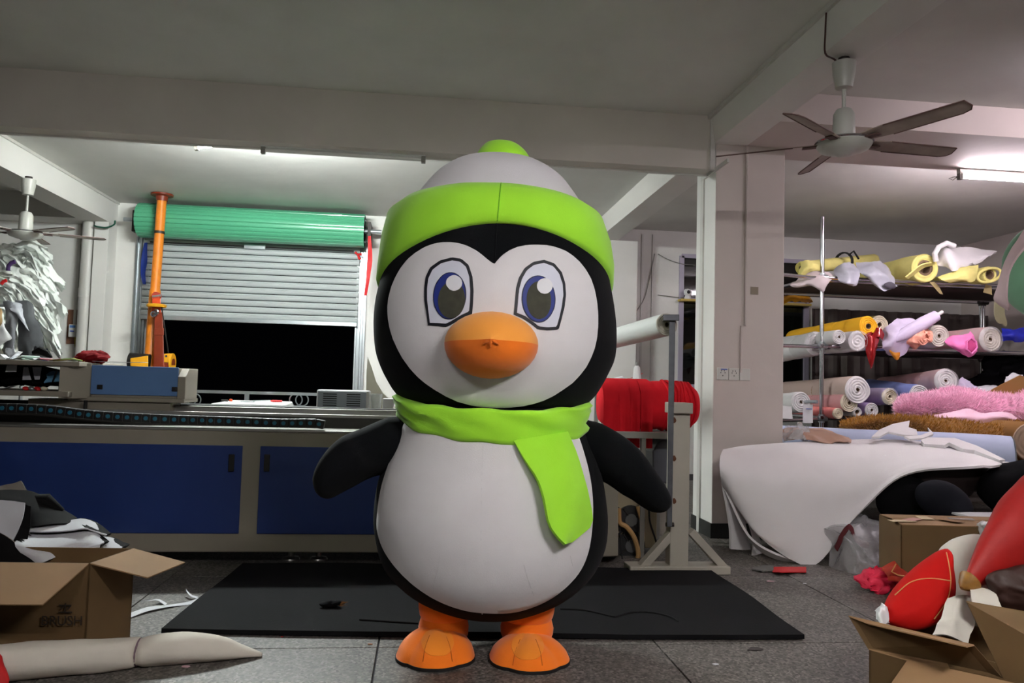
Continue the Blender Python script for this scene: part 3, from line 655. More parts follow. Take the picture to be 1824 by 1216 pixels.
for out, inn, ir, pu, gl in eyes:
    e = part('eye', patch(head_t, h5(out), .0115, .0, 80, 6), eye_ink, pen, label='white eye with blue iris and black outline')
    ic = Vector((sum(p[0] for p in inn) / len(inn), sum(p[1] for p in inn) / len(inn), 0)); inn = [(ic.x + (x - ic.x) * .975, ic.y + (y - ic.y) * .98) for x, y in inn]
    part('eye_white', patch(head_t, h5(inn), .0135, .008, 80, 6), eye_white, e)
    part('iris', patch(head_t, h5(ellipse_px(*ir)), .0155, .01, 48, 5), mat('iris ring', (14, 20, 60), .6), e)
    part('iris', patch(head_t, h5(ellipse_px(ir[0], ir[1], ir[2] - 4, ir[3] - 4, ir[4])), .017, .012, 48, 5), iris_m, e)
    part('pupil', patch(head_t, h5(ellipse_px(*pu)), .0185, .014, 48, 5), pup_m, e)
    part('glint', patch(head_t, h5(ellipse_px(gl[0], gl[1], gl[2], gl[2])), .0205, .016, 32, 4), pup_w, e)
# beak
bc, _ = hit(head_t, 875, 612); bw_ = (P(961, 612, Y=bc.y).x - P(790, 612, Y=bc.y).x) / 2 * .985
side = Vector((1, 0, 0)); ax = (EYE + Vector((-.05, 0, .05)) - bc).normalized(); ax = Vector((-.10, -1, .03)).normalized(); up = Vector((0, 0, 1)); side = up.cross(ax) * -1; side.normalize(); up = ax.cross(side); up = up if up.z > 0 else -up
def beak_half(sgn):
    b = MB(); rows = []
    for i in range(17):
        th = PI * i / 16; r = []
        for j in range(11):
            ph = (PI / 2) * j / 10
            x = math.cos(th); rr = math.sin(th)
            yv = math.sin(ph) * rr; out = math.cos(ph) * rr
            tip = max(0, 1 - math.hypot(x * .9, yv) / .34)
            dz = (.135 if sgn > 0 else .142)
            p_ = bc + side * (x * bw_) + up * (sgn * yv * dz - .012 * 0) + ax * (out * .21 - .03 + .035 * tip * tip)
            w_ = noise.noise(p_ * 9) * .004 * rr
            r.append(p_ + ax * w_)
        rows.append(r)
    b.grid(rows); return b
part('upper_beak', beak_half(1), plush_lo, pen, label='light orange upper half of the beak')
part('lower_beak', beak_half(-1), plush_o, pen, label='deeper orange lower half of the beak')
tipc = bc + ax * .2
for k, (dx, dz) in enumerate(((-.014, -.008), (.0, -.013), (.013, -.008))):
    part('beak_pucker', MB().tube([tipc + side * dx * .3 + up * dz * .3 + ax * .006, tipc + side * dx + up * dz + ax * .001, tipc + side * dx * 2.2 + up * dz * 2.2 - ax * .014], [.002, .006, .002], 6), plush_o, pen)
# hat: rim and crown follow tilted rings round the head
hc = P(881, 520, Y=CYP); HW = (P(1086, 480, Y=CYP).x - P(682, 480, Y=CYP).x) / 2
lo_px = [(690, 520), (697, 480), (715, 448), (745, 422), (790, 405), (840, 398), (885, 396), (930, 399), (975, 408), (1015, 424), (1048, 448), (1070, 475), (1079, 505)]
up_px = [(683, 448), (702, 412), (735, 372), (768, 342), (805, 328), (848, 321), (893, 318), (940, 322), (985, 336), (1022, 360), (1052, 392), (1073, 420), (1086, 456)]
lo_w = [hit(head_t, x, y) for x, y in lo_px]
def azi(p): return math.atan2(p.y - CYP, p.x - hc.x)
nb = 72
def rim_at(zf, zb, az): return zf + (zb - zf) * (math.sin(az) * .5 + .5)
zf0 = hit(head_t, 885, 397)[0].z; zs0 = P(688, 505, Y=CYP).z
zf1 = P(893, 318, Y=CYP - .36).z; zs1 = P(745, 352, Y=CYP).z
A0, B0, A1, B1 = zs0, zf0 - zs0, zs1, zf1 - zs1
def head_r(z, az):  # radial reach of the head surface at height z
    o = Vector((hc.x, CYP, z)); d = Vector((math.cos(az), math.sin(az), 0)); r = head_t.ray_cast(o, d)
    return (r[0] - o).length if r[0] is not None else .2
rows = []; prof = [(-.02, -.012), (.0, .010), (.05, .022), (.22, .032), (.5, .036), (.78, .034), (.95, .022), (1.0, .004), (1.02, -.03)]
for i in range(nb):
    az = 2 * PI * i / nb; f = -math.sin(az)
    z0_, z1_ = A0 + B0 * (f if f > 0 else f * .55), A1 + B1 * f
    rows.append([])
    for t, o in prof:
        z = z0_ + (z1_ - z0_) * t; rr = head_r(min(z, hc.z + .6), az) + o + .006 * noise.noise(Vector((az * 3, t * 2, 0)))
        rows[-1].append(Vector((hc.x + rr * math.cos(az), CYP + rr * math.sin(az), z)))
band = MB().grid(rows, wv=True); band_t = bvh(band)
part('hat_band', band, plush_g, pen, ang=80)
seam(band_t, [(893, 320), (890, 350), (886, 393)], .0025, mat('lime seam', (112, 190, 30), .9), pen, 'hat_seam', .001, 12)
crown_rows = [(279, 872, 912), (283, 842, 938), (290, 815, 962), (303, 792, 985), (318, 774, 1003), (336, 758, 1017), (362, 738, 1034), (400, 716, 1052), (440, 705, 1064)]
part('hat_crown', ringsurf(crown_rows, .84), plush_cap, pen)
pomp = [(253, 888, 906), (256, 868, 918), (262, 860, 928), (272, 852, 938), (284, 847, 944), (296, 852, 940), (304, 875, 915)]
part('pompom', ringsurf(pomp, .95, n=32), plush_g, pen)
# scarf
b = MB(); nb = 96; rows = []
sc_c = P(880, 750, Y=CYP); r0 = (P(1050, 745, Y=CYP).x - P(706, 745, Y=CYP).x) / 2
ztop, zbot = P(880, 722, Y=CYP).z, P(880, 770, Y=CYP).z
for i in range(nb):
    az = 2 * PI * i / nb; f = -math.sin(az); r = []
    zt = P(880, 706, Y=CYP).z - .05 * max(f, 0); zb = P(880, 752, Y=CYP).z - .075 * max(f, 0) + .01 * math.cos(az) * -1
    for k, (t, o) in enumerate([(1.0, -.04), (1.0, -.005), (.9, .012), (.8, .006), (.68, .012), (.56, .004), (.44, .01), (.3, .004), (.16, .008), (.05, .002), (.0, -.012), (.03, -.05)]):
        z = zb + (zt - zb) * t
        fold = .022 * noise.noise(Vector((math.cos(az) * 2.6 + t * 1.2, math.sin(az) * 2.6, t * 3.4 + math.cos(az) * 2.5)))
        rx = r0 * (1.0 - .03 * (1 - t)) + o + fold
        r.append(Vector((sc_c.x - .004 + rx * math.cos(az), CYP + rx * .90 * math.sin(az), z + .01 * noise.noise(Vector((math.cos(az) * 3, math.sin(az) * 3, 4))))))
    rows.append(r)
part('scarf', b.grid(rows, wv=True), plush_g, pen, ang=80)
tl_px = h6([(850, 235), (900, 320), (948, 390), (975, 470), (995, 570), (1030, 625), (1060, 655)])
tr_px = h6([(1070, 200), (1108, 290), (1138, 390), (1158, 470), (1170, 570), (1120, 622), (1088, 648)])
rows = []
for j in range(15):
    a = cat1([Vector((x, y, 0)) for x, y in tl_px], j / 14); c = cat1([Vector((x, y, 0)) for x, y in tr_px], j / 14); r = []
    for i in range(9):
        q = a.lerp(c, i / 8); p, nn = hit(body_t, q.x, q.y)
        lift = .03 + (.085 * (j / 14) ** .8) * (1 - i / 8 * .75)
        d = (EYE - p).normalized(); r.append(p + d * lift + d * .006 * math.sin(i * 1.1 + j * .4))
    rows.append(r)
part('scarf_tail', MB().sheet(rows, .012), plush_g, pen, ang=70)
# flippers
def flipper(pairs, y0s, dep):
    rows = []; N = 26; U = [P(a[0], a[1], Y=y) for (a, c), y in zip(pairs, y0s)]; D = [P(c[0], c[1], Y=y) for (a, c), y in zip(pairs, y0s)]; dp_ = [Vector((d, 0, 0)) for d in dep]
    for k in range(N + 1):
        u, d, w_ = cat1(U, k / N), cat1(D, k / N), cat1(dp_, k / N).x; c = (u + d) / 2; a = (u - d) / 2
        rows.append([c + a * math.cos(2 * PI * i / 28) + Vector((0, max(w_, .003) * math.sin(2 * PI * i / 28), 0)) for i in range(28)])
    b = MB().grid(rows, wu=True); b.f.append(tuple(range(len(b.v) - 28, len(b.v)))); b.m.append(0); return b
part('flipper', flipper([((735, 740), (694, 850)), ((700, 742), (677, 846)), ((685, 745), (655, 853)), ((641, 764), (629, 867)), ((612, 776), (606, 879)), ((590, 793), (590, 887)), ((572, 815), (575, 886)), ((562, 834), (564, 877)), ((557, 850), (558, 864))], [3.62, 3.6, 3.58, 3.54, 3.5, 3.47, 3.45, 3.45, 3.45], [.14, .15, .15, .14, .13, .115, .09, .06, .01]), plush_k, pen)
part('flipper', flipper([((1020, 742), (1050, 850)), ((1047, 748), (1071, 856)), ((1073, 755), (1090, 867)), ((1108, 775), (1108, 880)), ((1135, 797), (1126, 890)), ((1157, 825), (1143, 902)), ((1179, 856), (1160, 911)), ((1192, 880), (1178, 912)), ((1196, 896), (1192, 905))], [3.62, 3.6, 3.58, 3.55, 3.52, 3.5, 3.48, 3.47, 3.47], [.14, .15, .15, .14, .13, .115, .09, .06, .01]), plush_k, pen)
# legs and feet
sole_m = mat('black sole', (20, 18, 18), .7)
def leg_foot(lx0, lx1, ytop, ybot, fx0, fx1, yfront, turn):
    Yl = 3.60
    a, c = P(lx0, ybot, Y=Yl), P(lx1, ybot, Y=Yl); cx = (a.x + c.x) / 2; r = (c.x - a.x) / 2; zt = P(lx0, ytop - 40, Y=Yl).z
    prof = [(.0, r * .9), (.08, r * 1.0), (.16, r * 1.02), (.24, r * .96), (.27, r * .93), (.3, r * .99), (.38, r * 1.04), (.55, r * 1.06), (.7, r)]
    part('leg', MB().lathe((cx, Yl, .04), (0, 0, 1), [(.0, 0)] + [(h_ / .7 * (zt - .04), rr) for h_, rr in prof] + [(zt - .04, 0)], 32), plush_o, pen)
    yf = P((fx0 + fx1) / 2, yfront, Z=0).y; Yc = yf + .17
    a, c = P(fx0, yfront - 14, Y=Yc - .05), P(fx1, yfront - 14, Y=Yc - .05); fcx = (a.x + c.x) / 2; fw = (c.x - a.x) / 2
    n, m_ = 84, 14; h_top = P((lx0 + lx1) / 2, ybot - 6, Y=3.52).z; rows = []; ct, st = math.cos(turn), math.sin(turn)
    for k in range(m_ + 1):
        t = k / m_; r_ = []
        for i in range(n):
            th = 2 * PI * i / n; x, y = math.cos(th), math.sin(th); front = max(0, -y)
            ph = (th - 1.5 * PI) / (PI * .62)             # -1..1 across the toes
            lobe = (abs(math.cos(ph * 1.5 * PI)) ** .7 if abs(ph) < 1 else 0)
            Rg = 1 + (.13 * lobe - .05) * front + .10 * abs(x) * front
            X_, Y_ = fw * x * t * Rg, (.185 if y < 0 else .15) * y * t * Rg
            z = .014 + (h_top - .014) * (1 - t ** 2.1) ** .62 * (1 - .12 * front * t)
            z += .016 * (lobe - .5) * front * math.sin(PI * min(1, t * 1.05)) if t > .2 else 0
            Y_ += .035 * (1 - t)
            r_.append(Vector((fcx + X_ * ct - Y_ * st, Yc + X_ * st + Y_ * ct, max(z, .014))))
        rows.append(r_)
    fb = MB().grid(rows, wu=True); fb.f.append(tuple(range(len(fb.v) - n, len(fb.v)))); fb.m.append(0)
    ring = [v.copy() for v in fb.v[-n:]]
    ft = part('foot', fb, plush_o, pen, ang=80)
    part('sole', MB().prism([Vector((v.x, v.y, 0)) + (Vector((v.x, v.y, 0)) - Vector((fcx, Yc, 0))) * .015 for v in ring], (0, 0, .014)), sole_m, ft, smooth=False)
    tr_ = bvh(fb_world(fb, ft)); mx = (fx0 + fx1) / 2 + (3 if turn < 0 else -3)
    part('instep', patch(tr_, smooth_loop([(mx - 22, ybot + 4), (mx, ybot - 2), (mx + 22, ybot + 4), (mx + 29, ybot + 24), (mx + 16, ybot + 44), (mx - 16, ybot + 44), (mx - 29, ybot + 24)], 5), .0025, -.002, 50, 7), mat('soft orange plush', (255, 146, 34), .9, sheen=.2, bump=.12, bscale=220), ft, label='lighter orange instep')
    for dx in (-1, 1): seam(tr_, [(mx + dx * 14, ybot + 10), (mx + dx * 22, ybot + 32), (mx + dx * 26, ybot + 56)], .0022, mat('orange seam', (206, 92, 8), .9), ft, 'seam', .001, 8)
def fb_world(fb, o):
    b = MB(); b.v = [v + wloc(o) for v in fb.v]; b.f = fb.f; return b
leg_foot(746, 834, 1072, 1122, 707, 846, 1192, -.1)
leg_foot(892, 984, 1081, 1129, 873, 1013, 1197, .05)

# ------------------------------------------------------------------ mat and bits on the floor
mat_m = mat('black foam', (15, 15, 17), .9, spec=.15, vary=.15, vscale=3, bump=.1, bscale=120)
rows = [[(287, 1128), (560, 1133), (860, 1137), (1150, 1139), (1433, 1139)], [(330, 1092), (580, 1096), (860, 1100), (1130, 1102), (1385, 1105)], [(385, 1048), (600, 1052), (860, 1057), (1100, 1060), (1330, 1063)], [(432, 1012), (620, 1013), (860, 1016), (1090, 1019), (1262, 1020)]]
g3 = [[P(x, y, Z=.002) for x, y in r] for r in rows]
gg = surf(g3, 40, 24)
for r in gg:
    for i, p in enumerate(r):
        wv = noise.noise(Vector((p.x * 1.3, p.y * 1.8, 1))); p.z = .004 + .012 * max(0, wv)
        if p.y > 4.8: p.z += .03 * (p.y - 4.8)
b = MB().sheet(gg, .022)
mo = single('foam_mat', 'large black foam mat spread on the floor behind the penguin', 'mat', b, mat_m, ang=50)
cut = mat('mat cut line', (8, 8, 9), .9)
for k, pts in enumerate(([(640, 1103), (700, 1107), (745, 1110)], [(998, 1084), (1040, 1086), (1085, 1096), (1095, 1098)], [(1095, 1098), (1125, 1090), (1160, 1090), (1195, 1098), (1208, 1106)])):
    pts = [P(x, y, Z=.03) for x, y in pts]
    part('cut_line', MB().tube([Vector((q.x, q.y, .030)) for q in (cat1(pts, i / 14) for i in range(15))], .004, 6, flat=.6), cut, mo)
c = P(598, 1080, Z=.03)
sc = thing('fabric_scrap', 'small black scrap with a tawny fur tuft lying on the mat', 'scrap', (c.x, c.y, .03))
part('black_piece', MB().blob(c + Vector((-.025, 0, .012)), (.045, .03, .018), 20, 12, amp=.5, freq=30, seed=3), plush_k, sc)
b = MB()
for k in range(60):
    a = random.uniform(-.9, .9); p0 = c + Vector((0, 0, .012)); L_ = random.uniform(.03, .07); p1 = p0 + Vector((math.cos(a) * L_, math.sin(a) * L_ * .6, random.uniform(-.008, .015))); s_v = Vector((0, .0015, .002))
    b.add([p0 - s_v, p0 + s_v, p1], [(0, 1, 2)])
part('fur_tuft', b, mat('tawny fur', (168, 112, 52), .8), sc, kind='stuff')
paper = mat('white paper', (206, 207, 212), .7)
pts_a = [(226, 1096), (262, 1083), (300, 1076), (335, 1070), (365, 1061), (394, 1050)]
pts_b = [(232, 1100), (265, 1090), (305, 1081), (338, 1075), (368, 1065), (398, 1053)]
rows = [[P(x, y, Z=.004) + Vector((0, 0, .006 * math.sin(k * 1.4 + j))) for k, (x, y) in enumerate(r)] for j, r in enumerate((pts_b, pts_a))]
st = single('paper_strip', 'long white paper offcut strip on the floor beside the mat', 'paper', MB().sheet(surf(rows, 24, 4), .002), paper)
for r in ([(296, 1076), (282, 1068), (268, 1069), (258, 1070)], [(352, 1064), (340, 1060), (333, 1052), (332, 1048)]):
    q = [P(x, y, Z=.006 + .012 * i) for i, (x, y) in enumerate(r)]
    part('curl', MB().sheet([[cat1(q, i / 10) + Vector((0, (k - .5) * .035 * (1 - i / 11), 0)) for i in range(11)] for k in range(2)], .002), paper, st)
def scraplet(label, px, py, sz, m, seed):
    c = P(px, py, Z=.002); R = random.Random(seed)
    pts = [c + Vector((math.cos(a) * sz * R.uniform(.5, 1), math.sin(a) * sz * .6 * R.uniform(.5, 1), 0)) for a in [2 * PI * i / 7 for i in range(7)]]
    single('paper_scrap', label, 'scrap', MB().prism(pts, (0, 0, .002)), m, smooth=False)
scraplet('tiny white scrap on the tiles right of the mat corner', 1275, 1183, .022, paper, 1)
scraplet('pale pink scrap on the floor by the white stand', 1372, 1035, .03, mat('pink scrap', (216, 176, 186), .7), 2)
scraplet('small pale scrap further right behind the mat', 1433, 1039, .02, paper, 3)
scraplet('brown scrap on the tile joint left of the feet', 660, 1147, .016, mat('brown scrap', (150, 92, 46), .7), 4)
scraplet('dark leaf-like scrap in front of the mat corner', 1345, 1156, .05, mat('dark scrap', (58, 52, 50), .7), 5)
scraplet('tiny red scrap in front of the mat', 502, 1134, .008, rb, 6)
scraplet('pinkish thread scrap in front of the white bundle', 330, 1187, .03, mat('pink scrap', (216, 176, 186), .7), 7)

# ------------------------------------------------------------------ stand, white roll, red roll
stand_m = mat('ivory enamel', (170, 164, 152), .5, vary=.06, vscale=5); bar_m = mat('grey steel bar', (92, 94, 100), .45, .5, vary=.15, vscale=20)
SY0 = 4.96
def sp(x, y, d=0): return P(x, y, Y=SY0 + d)
t = thing('roll_stand', 'ivory steel stand with A-frame foot and tall grey bar', 'stand', (P(1212, 1022, Z=0).x, SY0, 0))
a, c = sp(1122, 1015), sp(1302, 1015)
part('foot_beam', MB().box((a.x, SY0, 0), (c.x, SY0 + .16, sp(1212, 1009).z)), stand_m, t, smooth=False, bevel=.006)
zt = sp(1212, 735).z; zf = sp(1212, 1009).z
a, c = sp(1198, 860), sp(1231, 860)
part('upright', MB().box((a.x, SY0 + .03, zf - .01), (c.x, SY0 + .13, zt)), stand_m, t, smooth=False, bevel=.005)
a, c = sp(1198, 725), sp(1234, 725)
part('head_block', MB().box((a.x, SY0 - .01, zt - .005), (c.x, SY0 + .17, sp(1212, 717).z)), stand_m, t, smooth=False, bevel=.006)
for p0, p1 in (((1200, 945), (1140, 1012)), ((1229, 945), (1290, 1012))):
    part('brace', MB().bar(sp(*p0, .07), sp(*p1, .07), .05, .075, up=(0, 1, 0)), stand_m, t, smooth=False, bevel=.004)
a, c = sp(1188, 700, -.03), sp(1201, 700, -.03)
gb = part('grey_bar', MB().hexa([sp(1188, 938, -.05), sp(1197, 938, -.05), sp(1197, 938, 0.02), sp(1188, 938, 0.02), sp(1192, 566, -.05), sp(1203, 566, -.05), sp(1203, 566, .02), sp(1192, 566, .02)]), bar_m, t, smooth=False, bevel=.004, label='grey steel bar')
part('top_bracket', MB().hexa([sp(1181, 571, -.08), sp(1210, 571, -.08), sp(1210, 571, .04), sp(1181, 571, .04), sp(1181, 560, -.08), sp(1210, 560, -.08), sp(1210, 560, .04), sp(1181, 560, .04)]), bar_m, gb, smooth=False, bevel=.004)
part('bottom_bolt', MB().tube([sp(1186, 934, -.02), sp(1200, 934, -.02)], .014, 10), dark_steel, gb)
rust = mat('rust stain', (96, 58, 36), .9)
for px, py in ((1201, 816), (1201, 892), (1201, 748)): part('weld_spot', MB().blob(sp(px, py, .028), (.012, .006, .02), 10, 6, amp=.4, freq=40), rust, t)

def spiral_roll(name, label, p0, p1, r, body, endm, cat='roll', group=None, core=.25, wrap=None, ties=0, sag=.02, tie_m=None, r1=None, ridges=5, seed=0, pinch=0):
    """A roll of cloth from its near end p0 to its far end p1: body, layered end, core tube and ties."""
    p0, p1 = Vector(p0), Vector(p1); r1 = r1 or r; ax = (p1 - p0).normalized(); Ln = (p1 - p0).length
    up = Vector((0, 0, 1)); up = (up - ax * up.dot(ax)).normalized(); sd = ax.cross(up)
    t = thing(name, label, cat, p0.lerp(p1, .5) - Vector((0, 0, r)), group)
    N, n = 14, 26; rows = []
    for k in range(N + 1):
        f = k / N; rr = r + (r1 - r) * f
        for tt in ((.35, .62) if ties == 2 else (.45,) if ties == 1 else ()):
            rr *= 1 - .10 * math.exp(-((f - tt) / .03) ** 2)
        if k == 0: rr *= .97
        row = []
        for i in range(n):
            a = 2 * PI * i / n; q = rr * (1 + sag * noise.noise(Vector((f * 4 + seed, math.cos(a) * 1.3, math.sin(a) * 1.3 + seed)))*2)
            row.append(p0.lerp(p1, f) + up * (q * math.sin(a)) + sd * (q * math.cos(a)))
        rows.append(row)
    b = MB().grid(rows, wu=True); b.f.append(tuple(range(len(b.v) - n, len(b.v)))); b.m.append(0)
    part('roll_body', b, body, t, ang=60)
    rows = []; K = ridges * 4
    for k in range(K + 1):
        f = 1 - k / K * (1 - core); row = []
        for i in range(n):
            a = 2 * PI * i / n; q = r * .985 * f * (1 + sag * 2 * noise.noise(Vector((seed, math.cos(a) * 1.3, math.sin(a) * 1.3 + seed))))
            dep = -.012 * abs(math.sin((f * ridges * PI) + a * .5)) + .006 * noise.noise(Vector((math.cos(a) * 2, math.sin(a) * 2, f * 6 + seed))) - pinch * (1 - f)
            row.append(p0 + ax * (.004 - dep * -1 - .006 + (0.0 if k else .012)) + up * (q * math.sin(a)) + sd * (q * math.cos(a)))
        rows.append(row)
    part('roll_end', MB().grid(rows, wu=True), endm, t, ang=70)
    rc = max(r * core, .008)
    part('core_tube', MB().lathe(p0 + ax * -.004, ax, [(.12, .001), (.12, rc * .72), (0, rc * .72), (0, rc), (.1, rc)], 16), mat('cardboard core', (118, 96, 74), .8) if core > .1 else endm, t)
    for tt in ((.35, .62) if ties == 2 else (.45,) if ties == 1 else ()):
        rr = (r + (r1 - r) * tt) * .93
        part('tie', MB().lathe(p0.lerp(p1, tt), ax, [(-.006, rr), (-.006, rr * 1.03), (.006, rr * 1.03), (.006, rr)], n), tie_m or mat('tie string', (150, 122, 96), .7), t)
    if wrap:
        rows = []
        for f in (-.02, .0, .02, .1, .22, .3):
            rr = r * (1.05 if 0 <= f < .3 else .8 if f < 0 else 1.01)
            rows.append([p0 + ax * (f * 1.2 - .02) + (up * math.sin(2 * PI * i / n) + sd * math.cos(2 * PI * i / n)) * rr * (1 + .05 * noise.noise(Vector((i * .9, f * 20, seed)))) for i in range(n)])
        part('plastic_wrap', MB().grid(rows, wu=True), wrap, t)
    return t
wcloth = mat('white cloth', (216, 214, 214), .8, vary=.05); wend = mat('white cloth edge', (200, 194, 184), .85, vary=.12, vscale=30)
p0 = P(1187, 578, Y=5.02); p1 = p0 + Vector((-.02, 1.7, -.0))
q0 = P(1095, 598, Y=5.9); 
spiral_roll('film_roll', 'white film roll held at the top of the tall grey bar', p0, Vector((q0.x - .05, 6.6, q0.z - .04)), .078, mat('white film', (222, 222, 220), .35), wend, core=.2, ridges=6, sag=.005)
# scalloped white strip hanging behind the film roll
sp_pts = [(1095, 612), (1100, 620), (1108, 612), (1113, 622), (1120, 610), (1130, 624), (1140, 612), (1150, 622), (1165, 600), (1180, 606), (1192, 590), (1190, 560), (1095, 590)]
# winding table and red cloth
frame_m = mat('grey machine frame', (136, 134, 130), .45, .3)
TY0, TY1 = 5.45, 6.15; tz = P(1170, 770, Y=TY0).z
xa, xb = 1.16, P(1238, 770, Y=TY0).x - .04
t = thing('winding_table', 'grey steel table frame carrying the red cloth', 'table', ((xa + xb) / 2, 5.8, 0))
for y in (TY0, TY1 - .04): part('top_rail', MB().box((xa, y, tz - .045), (xb, y + .04, tz)), frame_m, t, smooth=False, bevel=.003)
part('table_top', MB().box((xa, TY0 + .02, tz - .02), (xb, TY1 - .02, tz - .004)), frame_m, t, smooth=False)
for x in (xa, xb - .04):
    for y in (TY0 + .01, TY1 - .05): part('leg', MB().box((x, y, 0), (x + .035, y + .035, tz - .04)), frame_m, t, smooth=False, bevel=.003)
x = P(1148, 800, Y=TY0).x
part('leg', MB().box((x - .02, TY0 + .01, 0), (x + .015, TY0 + .045, tz - .04)), frame_m, t, smooth=False, bevel=.003)
a, c = P(1162, 850, Y=5.7), P(1188, 785, Y=5.7)
part('motor_case', MB().prism([P(px_, py_, Y=5.7) for px_, py_ in ((1163, 860), (1163, 805), (1170, 790), (1180, 783), (1215, 783), (1215, 860))], (0, .25, 0)), mat('slate grey casing', (70, 72, 80), .5), t, smooth=False, bevel=.01)
part('motor_shelf', MB().box((1.5, 5.6, P(1170, 860, Y=5.7).z - .03), (xb, 6.0, P(1170, 860, Y=5.7).z)), frame_m, t, smooth=False)
red_c = mat('red cloth', (206, 20, 34), .85, spec=.2, vary=.1, vscale=10, bump=.1, bscale=150)
ca, cb = P(1068, 742, Y=5.8), P(1236, 738, Y=5.8); rr0 = .185
ca.z = cb.z = tz + rr0 + .004
t = thing('red_cloth_roll', 'fat roll of red cloth lying crosswise on the winding table', 'roll', ((ca.x + cb.x) / 2, 5.8, tz))
n = 48; rows = []; NN = 40
for k in range(NN + 1):
    f = k / NN; e = min(1, math.sin(PI * min(max(f, .0), 1)) * 5) ; rr = rr0 * (.70 + .30 * min(1, (1 - (1 - min(f, 1 - f) / .16) ** 2) if min(f, 1 - f) < .16 else 1))
    c = ca.lerp(cb, f)
    rows.append([c + Vector((0, math.cos(2 * PI * i / n) * rr_, math.sin(2 * PI * i / n) * rr_)) for i in range(n) for rr_ in [rr * (1 + .035 * noise.noise(Vector((f * 26, math.cos(2 * PI * i / n) * .8, math.sin(2 * PI * i / n) * .8)))) ]])
b = MB().grid(rows, wu=True); b.f += [tuple(range(n - 1, -1, -1)), tuple(range(len(b.v) - n, len(b.v)))]; b.m += [0, 0]
part('roll_body', b, red_c, t, ang=70)
for k, (x0_, x1_, yb) in enumerate(((1064, 1092, 800), (1090, 1112, 790), (1110, 1128, 797), (1129, 1150, 798))):
    rows = []
    for j in range(12):
        f = j / 11; rows.append([])
        for i in range(6):
            px = x0_ + (x1_ - x0_) * i / 5
            if f < .4:
                a = PI / 2 + (f / .4) * PI / 2 * 1.0; bx = P(px, 742, Y=5.8).x
                rows[-1].append(Vector((bx, 5.8 + math.cos(a) * (rr0 + .012), ca.z + math.sin(a) * (rr0 + .012))))
            else:
                q = P(px, 742, Y=5.6); zb = P(px, yb, Y=5.6).z; g_ = (f - .4) / .6
                rows[-1].append(Vector((P(px, 742, Y=5.8).x, 5.8 - rr0 - .014 - .012 * math.sin(i * 1.6 + k), ca.z + (zb - ca.z) * g_)))
    part('hanging_fold', MB().sheet(rows, .006), red_c, t, ang=70)
for k in range(7):  # wound layers at the right end
    f = .66 + .045 * k; c = ca.lerp(cb, f); rr = rr0 * (1.045 - .012 * k)
    part('wound_layer', MB().tube([c + Vector((.012 * math.sin(i * .4 + k), math.cos(2 * PI * i / 40) * (rr - .004), math.sin(2 * PI * i / 40) * (rr - .004))) for i in range(40)], .011, 6, closed=True), red_c, t)
# bench with spools behind
by = 8.2; bz = P(1100, 692, Y=by).z
t = thing('narrow_bench', 'narrow grey bench with metal rail behind the red cloth', 'bench', (P(1110, 690, Y=by).x, by, 0))
xa, xb = P(1072, 690, Y=by).x, P(1146, 690, Y=by).x
part('bench_top', MB().box((xa, by, bz - .05), (xb, by + .5, bz)), frame_m, t, smooth=False, bevel=.004)
part('rear_rail', MB().box((xa, by + .46, bz), (xb, by + .5, bz + .10)), mat('pale enamel', (168, 170, 172), .5), t, smooth=False, bevel=.004)
for x in (xa + .02, xb - .06):
    part('leg', MB().box((x, by + .05, 0), (x + .04, by + .09, bz - .05)), frame_m, t, smooth=False); part('leg', MB().box((x, by + .41, 0), (x + .04, by + .45, bz - .05)), frame_m, t, smooth=False)
c = P(1134, 690, Y=by + .2)
ts = thing('thread_cone', 'white cone of thread standing on the narrow bench', 'thread', (c.x, by + .2, bz))
part('thread', MB().lathe((c.x, by + .2, bz), (0, 0, 1), [(0, 0), (.0, .05), (.03, .055), (.24, .035), (.26, .02), (.26, 0)], 20), wcloth, ts)
part('cone_tip', MB().lathe((c.x, by + .2, bz + .25), (0, 0, 1), [(0, .018), (.05, .012), (.05, 0)], 12), grey_plastic, ts)
c = P(1104, 688, Y=by + .15)
single('white_clamp', 'rounded white clamp on the narrow bench', 'tool', MB().tube([c + Vector((-.08, 0, -.01)), c + Vector((-.05, 0, .08)), c + Vector((.02, 0, .1)), c + Vector((.06, 0, .05)), c + Vector((.07, 0, -.01))], .02, 10), bw)
single('red_tag', 'small red cloth strip lying on the bench rail', 'scrap', MB().sheet([[Vector((P(1122, 676, Y=by).x + .14 * i, by + .46 + .04 * j, bz + .102 + .02 * i * i)) for i in range(3)] for j in range(2)], .003), rb)
